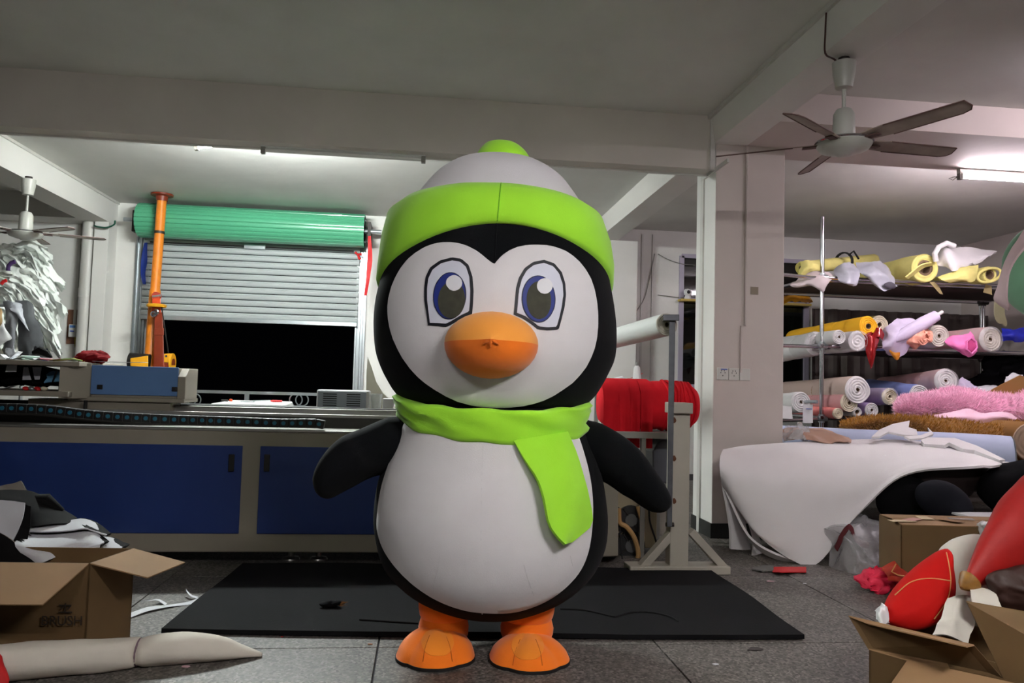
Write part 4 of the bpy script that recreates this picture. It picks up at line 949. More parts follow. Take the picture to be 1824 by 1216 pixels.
# blower unit behind the laser cutter's right end
t = thing('blower_unit', 'cream blower cabinet with two black fans and hoses', 'blower', (P(1130, 990, Y=5.55).x, 5.8, 0))
xa, xb = P(1098, 900, Y=5.55).x, P(1166, 900, Y=5.55).x + .02
part('case', MB().box((xa, 5.55, .05), (xb, 6.1, P(1130, 862, Y=5.55).z)), mat('cream enamel', (150, 138, 112), .6, vary=.1), t, smooth=False, bevel=.006)
for py in (926, 972):
    c = P(1124, py, Y=5.53); f = part('fan_housing', MB().tube([c, c + Vector((0, .03, 0))], .105, 28), black_pl, t, smooth=True)
    part('fan_hub', MB().tube([c + Vector((0, -.012, 0)), c], .045, 20), mat('grey fan hub', (84, 84, 84), .5), f)
    for k in range(4):
        a = k * PI / 2 + .6; part('strut', MB().bar(c + Vector((.04 * math.cos(a), -.006, .04 * math.sin(a))), c + Vector((.1 * math.cos(a), -.006, .1 * math.sin(a))), .012, .008), dark_steel, f, smooth=False)
    for a in (.8, 2.4, 4.0, 5.5): part('screw_lug', MB().bar(c + Vector((.1 * math.cos(a), 0, .1 * math.sin(a))), c + Vector((.13 * math.cos(a), 0, .13 * math.sin(a))), .02, .01), black_pl, f, smooth=False)
def wire(name, parent, pts, r, m, Y):
    q = [P(x, y, Y=Y) for x, y in pts]; return part(name, MB().tube([cat1(q, i / 20) for i in range(21)], r, 8), m, parent)
hose = mat('ochre hose', (168, 132, 84), .5)
wire('hose', t, [(1102, 905), (1104, 930), (1116, 938), (1130, 958), (1137, 985), (1134, 1000)], .018, hose, 5.46)
wire('hose', t, [(1136, 902), (1143, 930), (1145, 960), (1138, 985), (1134, 998)], .014, hose, 5.48)
wire('cable', t, [(1156, 908), (1158, 930), (1166, 955), (1172, 975)], .007, black_pl, 5.5)
wire('cable', t, [(1104, 940), (1106, 975), (1108, 1000), (1098, 1012)], .005, black_pl, 5.42)
a = P(1180, 930, Y=6.3)
single('grey_carton', 'open grey carton on the floor behind the stand', 'box', MB().box((a.x - .12, 6.3, 0), (a.x + .12, 6.6, P(1180, 930, Y=6.3).z)).hexa([Vector((a.x - .12, 6.3, a.z)) + Vector(v) for v in ((0, 0, 0), (.24, 0, 0), (.24, .005, 0), (0, .005, 0), (-.02, -.02, .1), (.2, -.02, .16), (.2, -.015, .16), (-.02, -.015, .1))]), mat('grey card', (150, 142, 134), .8), smooth=False)
# camera on the window transom, sockets, wires
c = P(1225, 533, Y=BACK - .1)
t = thing('security_camera', 'small white round-headed camera on the window transom', 'camera', (c.x, BACK - .1, 2.515))
part('base', MB().lathe((c.x, BACK - .1, 2.515), (0, 0, 1), [(0, 0), (0, .05), (.02, .05), (.05, .04), (.055, 0)], 20), bw, t)
hd = part('head', MB().blob((c.x, BACK - .1, 2.515 + .095), (.058, .055, .058), 20, 12), bw, t)
part('lens', MB().blob((c.x - .005, BACK - .15, 2.515 + .1), (.026, .014, .026), 16, 10), black_pl, hd)
t = thing('socket_panel', 'row of three white wall sockets on the column', 'socket', P(1307, 665, Y=6.19))
for k, (px0, px1) in enumerate(((1277, 1297), (1297.5, 1316.5), (1317, 1336))):
    a, c = P(px0, 677, Y=6.185), P(px1, 655, Y=6.185); a.z, c.z = P(1306, 677, Y=6.185).z, P(1306, 655.5, Y=6.185).z
    pl = part('socket_plate' if k < 2 else 'blank_plate', MB().box((a.x, 6.178, a.z), (c.x, 6.192, c.z)), white_pvc, t, smooth=False, bevel=.004)
    if k < 2:
        for dx, dz in ((-.018, .01), (.018, .01), (0, -.014), (-.012, .026), (.012, .026)):
            m_ = (a + c) / 2; part('hole', MB().box((m_.x + dx - .003, 6.1765, m_.z + dz - .005), (m_.x + dx + .003, 6.1785, m_.z + dz + .005)), black_pl, pl, smooth=False)
    if k == 0: part('blue_print', MB().box((a.x + .03, 6.1768, c.z - .016), (c.x - .01, 6.1785, c.z - .008)), bb, pl, smooth=False)
a, c = P(1337, 524, Y=6.185), P(1351, 511, Y=6.185)
single('paint_patch', 'small square of old tape on the column front', 'tape', MB().box((a.x, 6.186, a.z), (c.x, 6.192, c.z)), mat('old tape', (140, 128, 112), .8), smooth=False)
for k, pts in enumerate(([(1166, 452), (1158, 490), (1148, 530), (1130, 560)], [(1172, 525), (1195, 528), (1218, 531)], [(1172, 452), (1190, 462), (1215, 470), (1238, 472)])):
    q = [P(x, y, Y=BACK - .02) for x, y in pts]
    single('thin_wire', ['slack grey wire sagging down the rear wall', 'straight thin wire running to the security camera', 'thin wire running to the top of the window'][k], 'wire', MB().tube([cat1(q, i / 14) for i in range(15)], .006, 6), grey_plastic)
p = P(1133, 380, Y=8.8)
hk = MB().tube([p, p + Vector((0, 0, .0)), p + Vector((.1, 0, -.005))], .008, 6)

# ------------------------------------------------------------------ chrome rack of fabric rolls
RY0, RY1, RX0, RX1 = 8.2, 9.75, P(1464, 600, Y=8.2).x, 7.55
RZ = [P(1464, 745, Y=RY0).z, P(1464, 616, Y=RY0).z, P(1464, 494, Y=RY0).z]
rk = thing('pipe_rack', 'tall rack of shiny chrome pipes with three shelves of cloth rolls', 'rack', (RX0 + 1.5, 9.0, 0))
ztop = P(1461, 386, Y=RY0).z
for x, y, z in ((RX0, RY0, ztop), (RX0, RY1, 2.75), (RX1, RY0, 2.75), (RX1, RY1, 2.75), (P(1752, 600, Y=RY1).x, RY1, 2.6)):
    part('post', MB().tube([(x, y, 0), (x, y, z)], .024, 14), chrome, rk)
    for zz in RZ:
        if zz < z: part('clamp', MB().tube([(x, y, zz - .045), (x, y, zz + .045)], .034, 12).tube([(x - .05, y - .02, zz), (x + .05, y - .02, zz)], .03, 10), dark_steel if x != RX0 else steel, rk)
for zz in RZ:
    for y in (RY0, RY0 + .22, RY1 - .3, RY1): part('rail', MB().tube([(RX0 - .06, y, zz), (RX1 + .05, y, zz)], .02, 10), chrome, rk)
    for x in (RX0 - .02, RX1): part('rail', MB().tube([(x, RY0 - .05, zz + .01), (x, RY1 + .05, zz + .01)], .02, 10), chrome, rk)
    # side arm towards the column at the left
    part('side_rail', MB().tube([(RX0, RY0, zz - .01), (RX0 - .75, RY0 - .3, zz - .03)], .02, 10), chrome, rk)
    part('board', MB().box((RX0, RY0 + .3, zz - .02), (RX1, RY1 - .35, zz + .012)), mat('dark rack board', (70, 58, 54), .8), rk, smooth=False)
ra, rc = P(1446, 640, Y=10.3), P(1800, 640, Y=10.3)
b = MB(); n = 60
rows = [[Vector((ra.x + (rc.x - ra.x) * i / n, 10.3 + .03 * math.sin(i * 1.7) + .02 * math.sin(i * .6), z)) for i in range(n + 1)] for z in (.5, 1.4, 2.4)]
single('grey_curtain', 'dull grey curtain hanging behind the chrome rack', 'curtain', b.sheet(rows, .004), mat('grey curtain cloth', (98, 88, 86), .9))
PK = mat('pink cloth', (238, 128, 190), .7, vary=.08); CREAM = mat('cream cloth', (214, 204, 182), .8, vary=.06); YEL = mat('yellow felt', (246, 186, 32), .8, vary=.06)
PALEY = mat('pale yellow foam', (226, 216, 132), .85, vary=.07, vscale=8); LAV = mat('lavender cloth', (206, 194, 220), .75, vary=.06); PEACH = mat('peach cloth', (246, 172, 148), .75)
BEIGE = mat('beige cloth', (190, 168, 158), .85); CORAL = mat('coral cloth', (238, 136, 134), .8); PINKW = mat('pale pink cloth', (226, 178, 178), .8, vary=.06); PURP = mat('purple cloth', (170, 146, 196), .8); BLUEC = mat('periwinkle cloth', (136, 150, 214), .8)
WRAP = mat('clear wrap', (226, 226, 228), .15, alpha=.32); OLIVE = mat('olive cloth', (136, 122, 58), .85); REDF = mat('red foil', (150, 20, 24), .18, .3, coat=.6); PINKR = mat('dusty pink cloth', (208, 150, 152), .8)
FOAM_W = mat('white foam', (222, 219, 220), .85, bump=.08, bscale=140); GREYP = mat('grey plastic bag', (178, 180, 190), .35, vary=.1)
def roll(name, label, px, py, rpx, body, endm, Yf=8.1, length=1.35, group=None, px1=None, py1=None, **k):
    p0 = P(px, py, Y=Yf); r = rpx * (p0 - EYE).dot(FWD) / FPX
    p1 = p0 + Vector((0, length, 0))
    if px1: p1 = P(px1, py1, Y=Yf + length)
    k.setdefault('seed', px * .1)
    return spiral_roll(name, label, p0, p1, r, body, endm, group=group, **k)
G1, G2, G3 = 'rolls on the top rack shelf', 'rolls on the middle rack shelf', 'rolls on the bottom rack shelf'
# middle shelf
roll('cloth_roll', 'bright yellow felt roll on the middle shelf, beside the chrome post', 1546, 581, 19, YEL, YEL, 8.02, 1.5, G2, ties=2, core=.28, sag=.03, tie_m=YEL, px1=1414, py1=604)
roll('cloth_roll', 'small white roll with dark core under the yellow felt roll', 1494, 600, 13, wcloth, wcloth, 7.98, 1.4, G2, core=.16)
roll('cloth_roll', 'bunched white roll between the small white roll and red foil', 1527, 607, 18, wcloth, wcloth, 8.0, 1.4, G2, core=.05, sag=.06, ridges=3, wrap=WRAP)
roll('cloth_roll', 'white roll in clear film hanging over the left rack rail', 1452, 612, 21, wcloth, wcloth, 8.35, .9, G2, sag=.05, px1=1380, py1=628, core=.1, wrap=WRAP)
roll('cloth_roll', 'olive roll half hidden behind the yellow felt roll', 1566, 578, 17, OLIVE, CREAM, 8.6, 1.0, G2)
roll('cloth_roll', 'thick white roll with dark core beside the peach cloth', 1672, 598, 20, wcloth, wend, 8.02, 1.4, G2, core=.16, sag=.03)
roll('cloth_roll', 'rightmost white roll of the middle shelf, in clear plastic', 1763, 604, 22, PINKW, wend, 8.02, 1.45, G2, core=.14, wrap=WRAP, sag=.03)
t = roll('cloth_roll', 'dark red roll wrapped in shiny foil with a hanging point', 1551, 604, 13, REDF, REDF, 8.0, 1.2, G2, core=.4)
part('foil_point', MB().sheet(pg([[(1540, 606, 7.99), (1553, 596, 7.96), (1567, 582, 8.0)], [(1543, 628, 7.97), (1556, 622, 7.93), (1566, 606, 7.97)], [(1549, 648, 7.97), (1555, 645, 7.94), (1560, 628, 7.97)], [(1550, 656, 7.97), (1552, 656, 7.96), (1554, 653, 7.97)]], 10, 12, .01, 9), .004), REDF, t)
part('foil_flap', MB().sheet(pg([[(1560, 584, 8.0), (1570, 586, 7.98), (1576, 594, 8.0)], [(1558, 600, 7.97), (1566, 600, 7.95), (1572, 606, 7.97)]], 8, 6, .01, 9), .004), REDF, t)
def bundle(name, label, cat, rows, m, th=.008, nu=18, nv=14, crumple=.02, freq=6, seed=1, group=None, extra=None):
    g_ = pg(rows, nu, nv, crumple, freq, seed)
    return single(name, label, cat, MB().sheet(g_, th), m, group, ang=60)
t = bundle('lavender_cloth', 'heap of lavender cloth with a slanting rolled end', 'cloth', [[(1572, 600, 8.1), (1580, 582, 8.05), (1598, 567, 8.05), (1625, 568, 8.1), (1640, 570, 8.15)], [(1570, 612, 7.98), (1585, 598, 7.92), (1605, 585, 7.92), (1628, 582, 7.95), (1645, 580, 8.0)], [(1573, 622, 7.95), (1590, 616, 7.9), (1610, 604, 7.9), (1630, 596, 7.92), (1650, 588, 8.0)], [(1580, 628, 7.98), (1598, 636, 7.95), (1612, 630, 7.95), (1628, 610, 7.97), (1648, 596, 8.0)]], LAV, crumple=.035, freq=7, seed=4)
a, c = P(1588, 608, Y=7.92), P(1668, 562, Y=7.88)
part('rolled_edge', MB().tube([a, a.lerp(c, .3), a.lerp(c, .7), c], [.03, .07, .075, .06], 14), LAV, t)
part('stick', MB().tube([c, P(1679, 555, Y=7.87)], .02, 10), wcloth, t)
bundle('amber_cloth', 'small amber cloth corner hanging below the lavender heap', 'cloth', [[(1583, 622, 7.93), (1594, 628, 7.9), (1603, 628, 7.93)], [(1588, 632, 7.92), (1596, 634, 7.89), (1602, 636, 7.92)], [(1594, 640, 7.92), (1597, 641, 7.9), (1600, 641, 7.92)]], mat('amber cloth', (200, 128, 32), .6), nu=8, nv=8, crumple=.01)
t = thing('peach_cloth_roll', 'soft peach cloth roll with folded open end', 'roll', P(1630, 615, Y=8.0), G2)
part('roll_body', MB().sheet(pg([[(1606, 604, 8.0), (1622, 586, 7.93), (1640, 576, 7.95), (1656, 584, 7.98)], [(1604, 606, 7.97), (1620, 600, 7.88), (1640, 592, 7.86), (1660, 592, 7.92)], [(1614, 614, 7.95), (1624, 612, 7.88), (1640, 612, 7.86), (1660, 606, 7.92)], [(1624, 620, 7.97), (1630, 621, 7.93), (1642, 615, 7.92), (1656, 612, 7.95)]], 22, 16, .03, 8, 9), .01), PEACH, t, ang=60)
e0 = P(1645, 600, Y=7.86)
for k, rr in enumerate((.085, .062, .04)):
    part('end_fold', MB().tube([e0 + Vector((rr * 1.0 * math.cos(a * PI / 12) + .01 * k, -.01 * k, rr * .85 * math.sin(a * PI / 12) + .012 * math.sin(a + k))) for a in range(24)], .011, 6, closed=True), PEACH, t)
t = thing('pink_cloth_roll', 'bright pink cloth roll with pointed folds on the middle shelf', 'roll', P(1715, 625, Y=8.0), G2)
part('roll_body', MB().sheet(pg([[(1686, 600, 8.05), (1702, 598, 7.98), (1720, 596, 7.95), (1727, 590, 7.95)], [(1685, 610, 7.97), (1704, 608, 7.9), (1722, 606, 7.88), (1738, 606, 7.9)], [(1692, 618, 7.95), (1708, 622, 7.88), (1722, 620, 7.86), (1741, 618, 7.9)], [(1706, 626, 7.98), (1716, 632, 7.93), (1728, 635, 7.92), (1739, 625, 7.94)]], 22, 16, .02, 7, 5), .01), PK, t, ang=60)
part('end_hollow', MB().blob(P(1730, 615, Y=7.87), (.05, .02, .07), 18, 12, amp=.3, freq=14), mat('deep pink', (196, 70, 130), .8), t)
part('end_rim', MB().tube([P(x, y, Y=7.86) for x, y in ((1722, 622), (1722, 608), (1730, 602), (1738, 608), (1740, 619), (1731, 630))], .012, 8, closed=True), PK, t)
# top shelf
t = roll('foam_roll', 'pale yellow foam roll tied with black cord on the top shelf', 1428, 477, 12, PALEY, PALEY, 8.3, 1.2, None, px1=1556, py1=463, sag=.05, core=.35)
p = P(1503, 466, Y=8.75)
part('black_tie', MB().lathe(p, (1, .6, .1), [(-.02, .1), (-.015, .118), (.015, .118), (.02, .1)], 18).tube([p + Vector((0, -.1, .06)), p + Vector((.05, -.13, .11)), p + Vector((.12, -.12, .02))], .012, 6), black_pl, t)
part('ragged_end', MB().sheet(pg([[(1424, 466, 8.25), (1440, 463, 8.2), (1456, 468, 8.22)], [(1428, 476, 8.2), (1440, 478, 8.15), (1454, 478, 8.18)], [(1418, 492, 8.2), (1424, 494, 8.18), (1428, 494, 8.2)]], 10, 10, .03, 7), .01), PALEY, t)
bundle('crumpled_bag', 'pinkish white crumpled sheet drooping behind the chrome post', 'sheet', [[(1424, 492, 8.3), (1445, 484, 8.25), (1468, 483, 8.25), (1484, 487, 8.3)], [(1410, 505, 8.2), (1440, 498, 8.15), (1466, 498, 8.12), (1484, 494, 8.2)], [(1414, 510, 8.2), (1436, 506, 8.15), (1462, 512, 8.1), (1478, 502, 8.15)], [(1440, 508, 8.2), (1452, 512, 8.16), (1466, 519, 8.12), (1472, 510, 8.15)]], mat('pinkish sheet', (206, 194, 194), .6), seed=2, crumple=.03)
bundle('crumpled_bag', 'grey plastic sheet drooping over the top rail, left one', 'sheet', [[(1485, 484, 8.3), (1502, 470, 8.25), (1524, 468, 8.3)], [(1490, 490, 8.15), (1508, 486, 8.1), (1530, 484, 8.15)], [(1494, 498, 8.1), (1512, 504, 8.05), (1530, 498, 8.1)], [(1506, 506, 8.12), (1516, 510, 8.1), (1526, 506, 8.12)]], GREYP, seed=3, crumple=.03)
t = bundle('crumpled_bag', 'grey plastic sheet with dark mouth drooping over the top rail', 'sheet', [[(1524, 468, 8.35), (1548, 466, 8.3), (1570, 468, 8.35), (1584, 484, 8.35)], [(1528, 486, 8.15), (1552, 482, 8.08), (1575, 484, 8.1), (1592, 494, 8.2)], [(1538, 494, 8.12), (1558, 498, 8.05), (1580, 500, 8.08), (1594, 502, 8.15)], [(1560, 504, 8.12), (1574, 514, 8.06), (1586, 516, 8.08), (1597, 508, 8.12)]], GREYP, seed=6, crumple=.03)
part('dark_mouth', MB().blob(P(1585, 508, Y=8.04), (.07, .02, .04), 16, 10, amp=.3, freq=12), mat('bag inside', (70, 66, 76), .7), t)
t = roll('foam_roll', 'large pale yellow foam roll with loose spiral end', 1647, 477, 26, PALEY, PALEY, 8.15, 1.2, None, core=.55, ridges=3, sag=.04)
part('loose_end', MB().sheet(pg([[(1614, 494, 8.05), (1626, 484, 8.03), (1642, 472, 8.02), (1660, 468, 8.05)], [(1618, 497, 8.12), (1630, 488, 8.1), (1646, 477, 8.1), (1662, 473, 8.12)]], 14, 4), .015), PALEY, t)
for k in range(3):
    c = P(1608 + k * 2, 462 + 11 * k, Y=8.5 - .05 * k); part('red_mark', MB().sheet([[c + Vector((.02 * i + .02 * j, -.0 - .02 * j, -.035 * j)) for i in range(2)] for j in range(3)], .003), rb, t)
t = bundle('white_foam_sheet', 'folded white foam sheet with a sharp point on top of yellow rolls', 'foam', [[(1664, 452, 8.4), (1682, 434, 8.3), (1700, 440, 8.3), (1735, 441, 8.35), (1776, 447, 8.35)], [(1664, 468, 8.2), (1686, 446, 8.08), (1706, 454, 8.1), (1738, 458, 8.15), (1765, 454, 8.2)], [(1680, 474, 8.12), (1690, 464, 8.02), (1706, 466, 8.02), (1728, 470, 8.08), (1752, 464, 8.15)], [(1684, 476, 8.1), (1696, 484, 8.0), (1704, 482, 8.0), (1716, 474, 8.05), (1740, 470, 8.12)]], FOAM_W, seed=8, crumple=.02, th=.02)
part('rolled_edge', MB().tube([P(1667, 465, Y=8.08), P(1665, 452, Y=8.06), P(1672, 440, Y=8.06), P(1686, 433, Y=8.08), P(1700, 438, Y=8.1)], .03, 10), FOAM_W, t)
bundle('yellow_foam_fold', 'folded yellow foam sheet under the white pointed sheet', 'foam', [[(1670, 494, 8.1), (1690, 486, 8.05), (1715, 474, 8.05), (1742, 472, 8.1)], [(1676, 498, 8.0), (1696, 494, 7.97), (1720, 484, 7.97), (1742, 480, 8.02)], [(1690, 503, 8.0), (1706, 497, 7.96), (1728, 496, 7.96), (1740, 490, 8.0)], [(1692, 504, 8.02), (1712, 500, 7.98), (1730, 503, 7.98), (1736, 500, 8.0)]], PALEY, seed=10, crumple=.015, th=.02)
t = roll('foam_roll', 'flattened pale yellow foam roll with open end at the right', 1762, 489, 15, PALEY, PALEY, 8.1, 1.2, None, core=.6, ridges=2)
part('lip', MB().tube([P(1762 + 21 * math.cos(a * PI / 12), 490 + 12 * math.sin(a * PI / 12) - 4 * math.cos(a * PI / 12), Y=8.05) for a in range(24)], .016, 8, closed=True), PALEY, t)
for lab, rows in (('thin tan strip hanging from the top rail', [[(1656, 502, 8.15), (1664, 501, 8.14)], [(1664, 512, 8.13), (1672, 510, 8.12)], [(1674, 524, 8.13), (1679, 525, 8.13)]]), ('short tan scrap hanging by the green foam shape', [[(1756, 506, 8.15), (1766, 508, 8.14)], [(1752, 520, 8.13), (1768, 524, 8.12)]])):
    single('hanging_strip', lab, 'scrap', MB().sheet(pg(rows, 5, 8, .01), .006), mat('tan scrap', (150, 134, 92), .8))
bundle('amber_bag', 'amber plastic bag squeezed on the window ledge', 'bag', [[(1394, 520, 9.9), (1412, 516, 9.85), (1436, 518, 9.85)], [(1392, 532, 9.8), (1414, 528, 9.75), (1440, 528, 9.8)], [(1396, 541, 9.8), (1416, 541, 9.74), (1446, 539, 9.8)]], mat('amber plastic', (198, 138, 22), .3), seed=5, crumple=.05)
# bottom shelf
roll('cloth_roll', 'large roll with beige cover and white spiral end, lower shelf', 1527, 694, 25, BEIGE, wcloth, 7.95, 1.5, G3, ties=1, core=.14, px1=1402, py1=701)
roll('cloth_roll', 'dusty pink roll under the large beige roll', 1512, 717, 17, PINKR, CREAM, 7.97, 1.4, G3, ties=1, core=.18, px1=1400, py1=712)
roll('cloth_roll', 'small coral roll lowest beside the chrome post', 1492, 736, 10, CORAL, CREAM, 7.98, 1.4, G3, core=.1, px1=1400, py1=728)
roll('cloth_roll', 'tiny white tube between coral and purple rolls', 1526, 733, 9, wcloth, wcloth, 7.97, .6, G3, core=.45)
roll('cloth_roll', 'purple roll with white end on the bottom shelf', 1552, 730, 13, PURP, wcloth, 7.97, 1.3, G3, core=.2)
roll('cloth_roll', 'cream ended roll loosely wrapped in clear plastic', 1584, 706, 15, PURP, CREAM, 7.95, 1.3, G3, core=.15, wrap=WRAP)
roll('cloth_roll', 'magenta tinged roll behind the clear wrapped roll', 1566, 708, 14, mat('magenta cloth', (186, 96, 150), .8), PURP, 8.3, 1.0, G3)
roll('cloth_roll', 'periwinkle blue roll lying slanted behind the cream end', 1636, 702, 17, BLUEC, wcloth, 8.0, 1.3, G3, px1=1548, py1=690, core=.1, sag=.06)
roll('cloth_roll', 'pale pink roll with white frilled end, topmost of lower shelf', 1684, 678, 21, PINKW, wcloth, 7.98, 1.5, G3, px1=1572, py1=690, core=.12, wrap=WRAP, sag=.04)
t = roll('cloth_roll', 'thick white roll on a steel rod beside the column', 1426, 716, 19, wcloth, wcloth, 7.8, 1.0, G3, core=.15, px1=1350, py1=722)
p = P(1428, 716, Y=7.78)
part('rod', MB().tube([p + Vector((0, .1, 0)), p + Vector((.11, -.12, 0.01))], .018, 12), steel, t)
part('paper_tag', MB().sheet([[P(x, y, Y=7.72 + .01 * (y > 730)) for x in (1430, 1448)] for y in (720, 738, 753)], .002), bw, t, label='white paper tag')
part('tag_print', MB().box(P(1436, 728.5, Y=7.712), P(1446, 727.5, Y=7.716)), bb, t, smooth=False)
part('hanging_flap', MB().sheet(pg([[(1394, 722, 7.78), (1410, 724, 7.76)], [(1394, 745, 7.76), (1412, 746, 7.75)]], 5, 5), .006), wcloth, t)
bundle('lavender_bag', 'small lavender plastic bag on the dark lower shelf', 'bag', [[(1706, 682, 8.1), (1718, 674, 8.05), (1730, 680, 8.1)], [(1704, 690, 8.0), (1720, 688, 7.95), (1740, 690, 8.0)], [(1706, 700, 8.0), (1725, 698, 7.95), (1750, 699, 8.0)]], LAV, seed=11, crumple=.04)
bundle('white_paper_sheet', 'creased white paper sheets right of the lavender bag', 'paper', [[(1725, 694, 8.0), (1755, 688, 8.0), (1790, 684, 8.0)], [(1728, 700, 7.85), (1757, 697, 7.85), (1790, 692, 7.85)]], paper, seed=12, crumple=.03)
single('card_panel', 'brown cardboard flap sticking up at the right edge', 'cardboard', MB().prism([P(x, y, Y=7.6) for x, y in ((1750, 703), (1790, 682), (1818, 668), (1840, 676), (1846, 708))], (0, .02, 0)), mat('brown card', (146, 108, 58), .8), smooth=False)
bundle('white_crumpled_paper', 'crumpled white paper behind the cardboard flap', 'paper', [[(1793, 672, 7.8), (1805, 663, 7.75), (1822, 668, 7.8)], [(1790, 682, 7.75), (1806, 676, 7.7), (1826, 680, 7.75)]], paper, seed=13, crumple=.03, nu=10, nv=8)
bundle('blue_tarp', 'deep blue tarp at the right end of the rack', 'tarp', [[(1783, 586, 8.2), (1810, 586, 8.2), (1850, 587, 8.2)], [(1782, 596, 8.1), (1810, 596, 8.08), (1850, 597, 8.1)], [(1782, 605, 8.12), (1812, 606, 8.1), (1850, 607, 8.12)]], mat('blue tarp', (32, 42, 166), .5), seed=14, crumple=.03)
b = MB(); q0 = P(1800, 660, Y=8.4)
single('dark_cloth_heap', 'black cloth heap below the blue tarp at the right edge', 'cloth', b.blob((q0.x + .3, 8.6, RZ[0] + .42), (.6, .26, .36), 40, 24, amp=.5, freq=4, seed=4), mat('black cloth', (11, 10, 13), .95, spec=.1))

# ------------------------------------------------------------------ low table with fur, blue roll and foam sheets
TBX0, TBX1, TBY0, TBY1, TBZ = 3.06, 6.9, 5.75, 7.75, .50
tb = thing('work_table', 'low dark wooden table buried under fabric at the right', 'table', (4.9, 6.7, 0))
part('table_top', MB().box((TBX0, TBY0, TBZ - .04), (TBX1, TBY1, TBZ)), mat('dark wood', (62, 46, 38), .7), tb, smooth=False)
for x in (TBX0 + .05, TBX1 - .1):
    for y in (TBY0 + .05, TBY1 - .1): part('leg', MB().box((x, y, 0), (x + .06, y + .06, TBZ - .04)), mat('dark wood', (62, 46, 38), .7), tb, smooth=False)
lb = mat('pale blue cloth', (178, 188, 214), .85, vary=.06, vscale=3); lbe = mat('grey blue roll edge', (120, 124, 128), .85, vary=.3, vscale=25)
# big blue roll: axis along X
yc = 6.35; pr = P(1740, 770, Y=yc); pl_ = P(1420, 752, Y=yc); R_ = (pr.z - TBZ) / 2
t = spiral_roll('blue_cloth_roll', 'big pale blue cloth roll lying crosswise with grey layered end', (pr.x + .02, 5.98, TBZ + R_), (3.15, 6.95, TBZ + R_), R_, lb, lbe, core=.2, ridges=7, sag=.015)
# fur
def fur(parent, srf_pts, m, length, n, droop, seed, wid=.0032):
    R = random.Random(seed); b = MB()
    for _ in range(n):
        p, nn = R.choice(srf_pts); j = Vector((R.uniform(-1, 1), R.uniform(-1, 1), R.uniform(-1, 1)))
        p = p + j * .025; d = (nn + j * .6 + Vector((.3 * math.sin(p.x * 9), -.2, droop))).normalized(); s_v = d.cross(j).normalized() * wid; L_ = length * R.uniform(.5, 1.1)
        m1 = p + d * L_ * .55; e = p + d * L_ + Vector((0, 0, droop * L_ * .4))
        b.add([p - s_v, p + s_v, m1 + s_v * .7, m1 - s_v * .7, e], [(0, 1, 2, 3), (3, 2, 4)])
    return part('fur_pile', b, m, parent, kind='stuff', smooth=False)
def furry(name, label, rows, base_m, fur_m, length, n, th, seed, nu=40, nv=16, crumple=.05, freq=2.5, **k):
    g_ = pg(rows, nu, nv, crumple, freq, seed)
    xs = [p for r in g_ for p in r]; lo = min(p.z for p in xs); c = sum(xs, Vector()) / len(xs)
    t = thing(name, label, 'fur', (c.x, c.y, lo)); part('backing', MB().sheet(g_, -th), base_m, t, ang=80)
    sp_ = []
    for j in range(1, nv - 1):
        for i in range(1, nu - 1):
            nn = (g_[j][i + 1] - g_[j][i - 1]).cross(g_[j + 1][i] - g_[j - 1][i])
            if nn.length > 1e-9:
                nn.normalize(); nn = nn if nn.dot(EYE - g_[j][i]) > 0 else -nn; sp_.append((g_[j][i], nn))
    fur(t, sp_, fur_m, length, n, -.15, seed)
    return t
brown = mat('amber brown fur', (176, 124, 42), .85, sheen=.2, vary=.25, vscale=8); brown_b = mat('amber backing', (128, 88, 34), .9)
furry('brown_fur_fabric', 'long amber brown fur fabric piled along the table', [[(1500, 752, 7.3), (1560, 745, 7.3), (1650, 745, 7.3), (1740, 752, 7.3), (1850, 754, 7.3)], [(1500, 757, 7.0), (1570, 749, 6.85), (1650, 750, 6.8), (1740, 758, 6.75), (1850, 760, 6.7)], [(1520, 764, 6.9), (1600, 762, 6.75), (1680, 768, 6.6), (1760, 784, 6.5), (1850, 790, 6.4)], [(1540, 770, 6.9), (1620, 776, 6.75), (1700, 800, 6.6), (1780, 835, 6.5), (1850, 850, 6.4)]], brown_b, brown, .045, 22000, .02, 21)
p0 = P(1822, 786, Y=6.3)
spiral_roll('brown_fur_roll', 'rolled brown fur with pale layered end at the right edge', p0 + Vector((.05, -.05, 0)), p0 + Vector((.35, .9, 0)), .17, brown_b, mat('pale hide edge', (176, 150, 128), .85), core=.3, ridges=4)
pinkf = mat('candy pink fur', (255, 206, 228), .85, sheen=.4, vary=.1, vscale=9); pinkb = mat('pink backing', (240, 176, 206), .9)
furry('pink_fur_fabric', 'fluffy candy pink fur fabric heaped on the brown fur', [[(1606, 712, 7.65), (1640, 700, 7.65), (1690, 697, 7.65), (1740, 702, 7.65), (1850, 708, 7.65)], [(1600, 722, 7.4), (1640, 708, 7.32), (1690, 706, 7.3), (1745, 712, 7.3), (1850, 718, 7.3)], [(1598, 734, 7.3), (1640, 724, 7.2), (1690, 722, 7.18), (1745, 728, 7.16), (1850, 734, 7.16)], [(1600, 742, 7.28), (1645, 742, 7.2), (1695, 744, 7.15), (1750, 746, 7.15), (1850, 752, 7.15)]], pinkb, pinkf, .06, 26000, .02, 22)
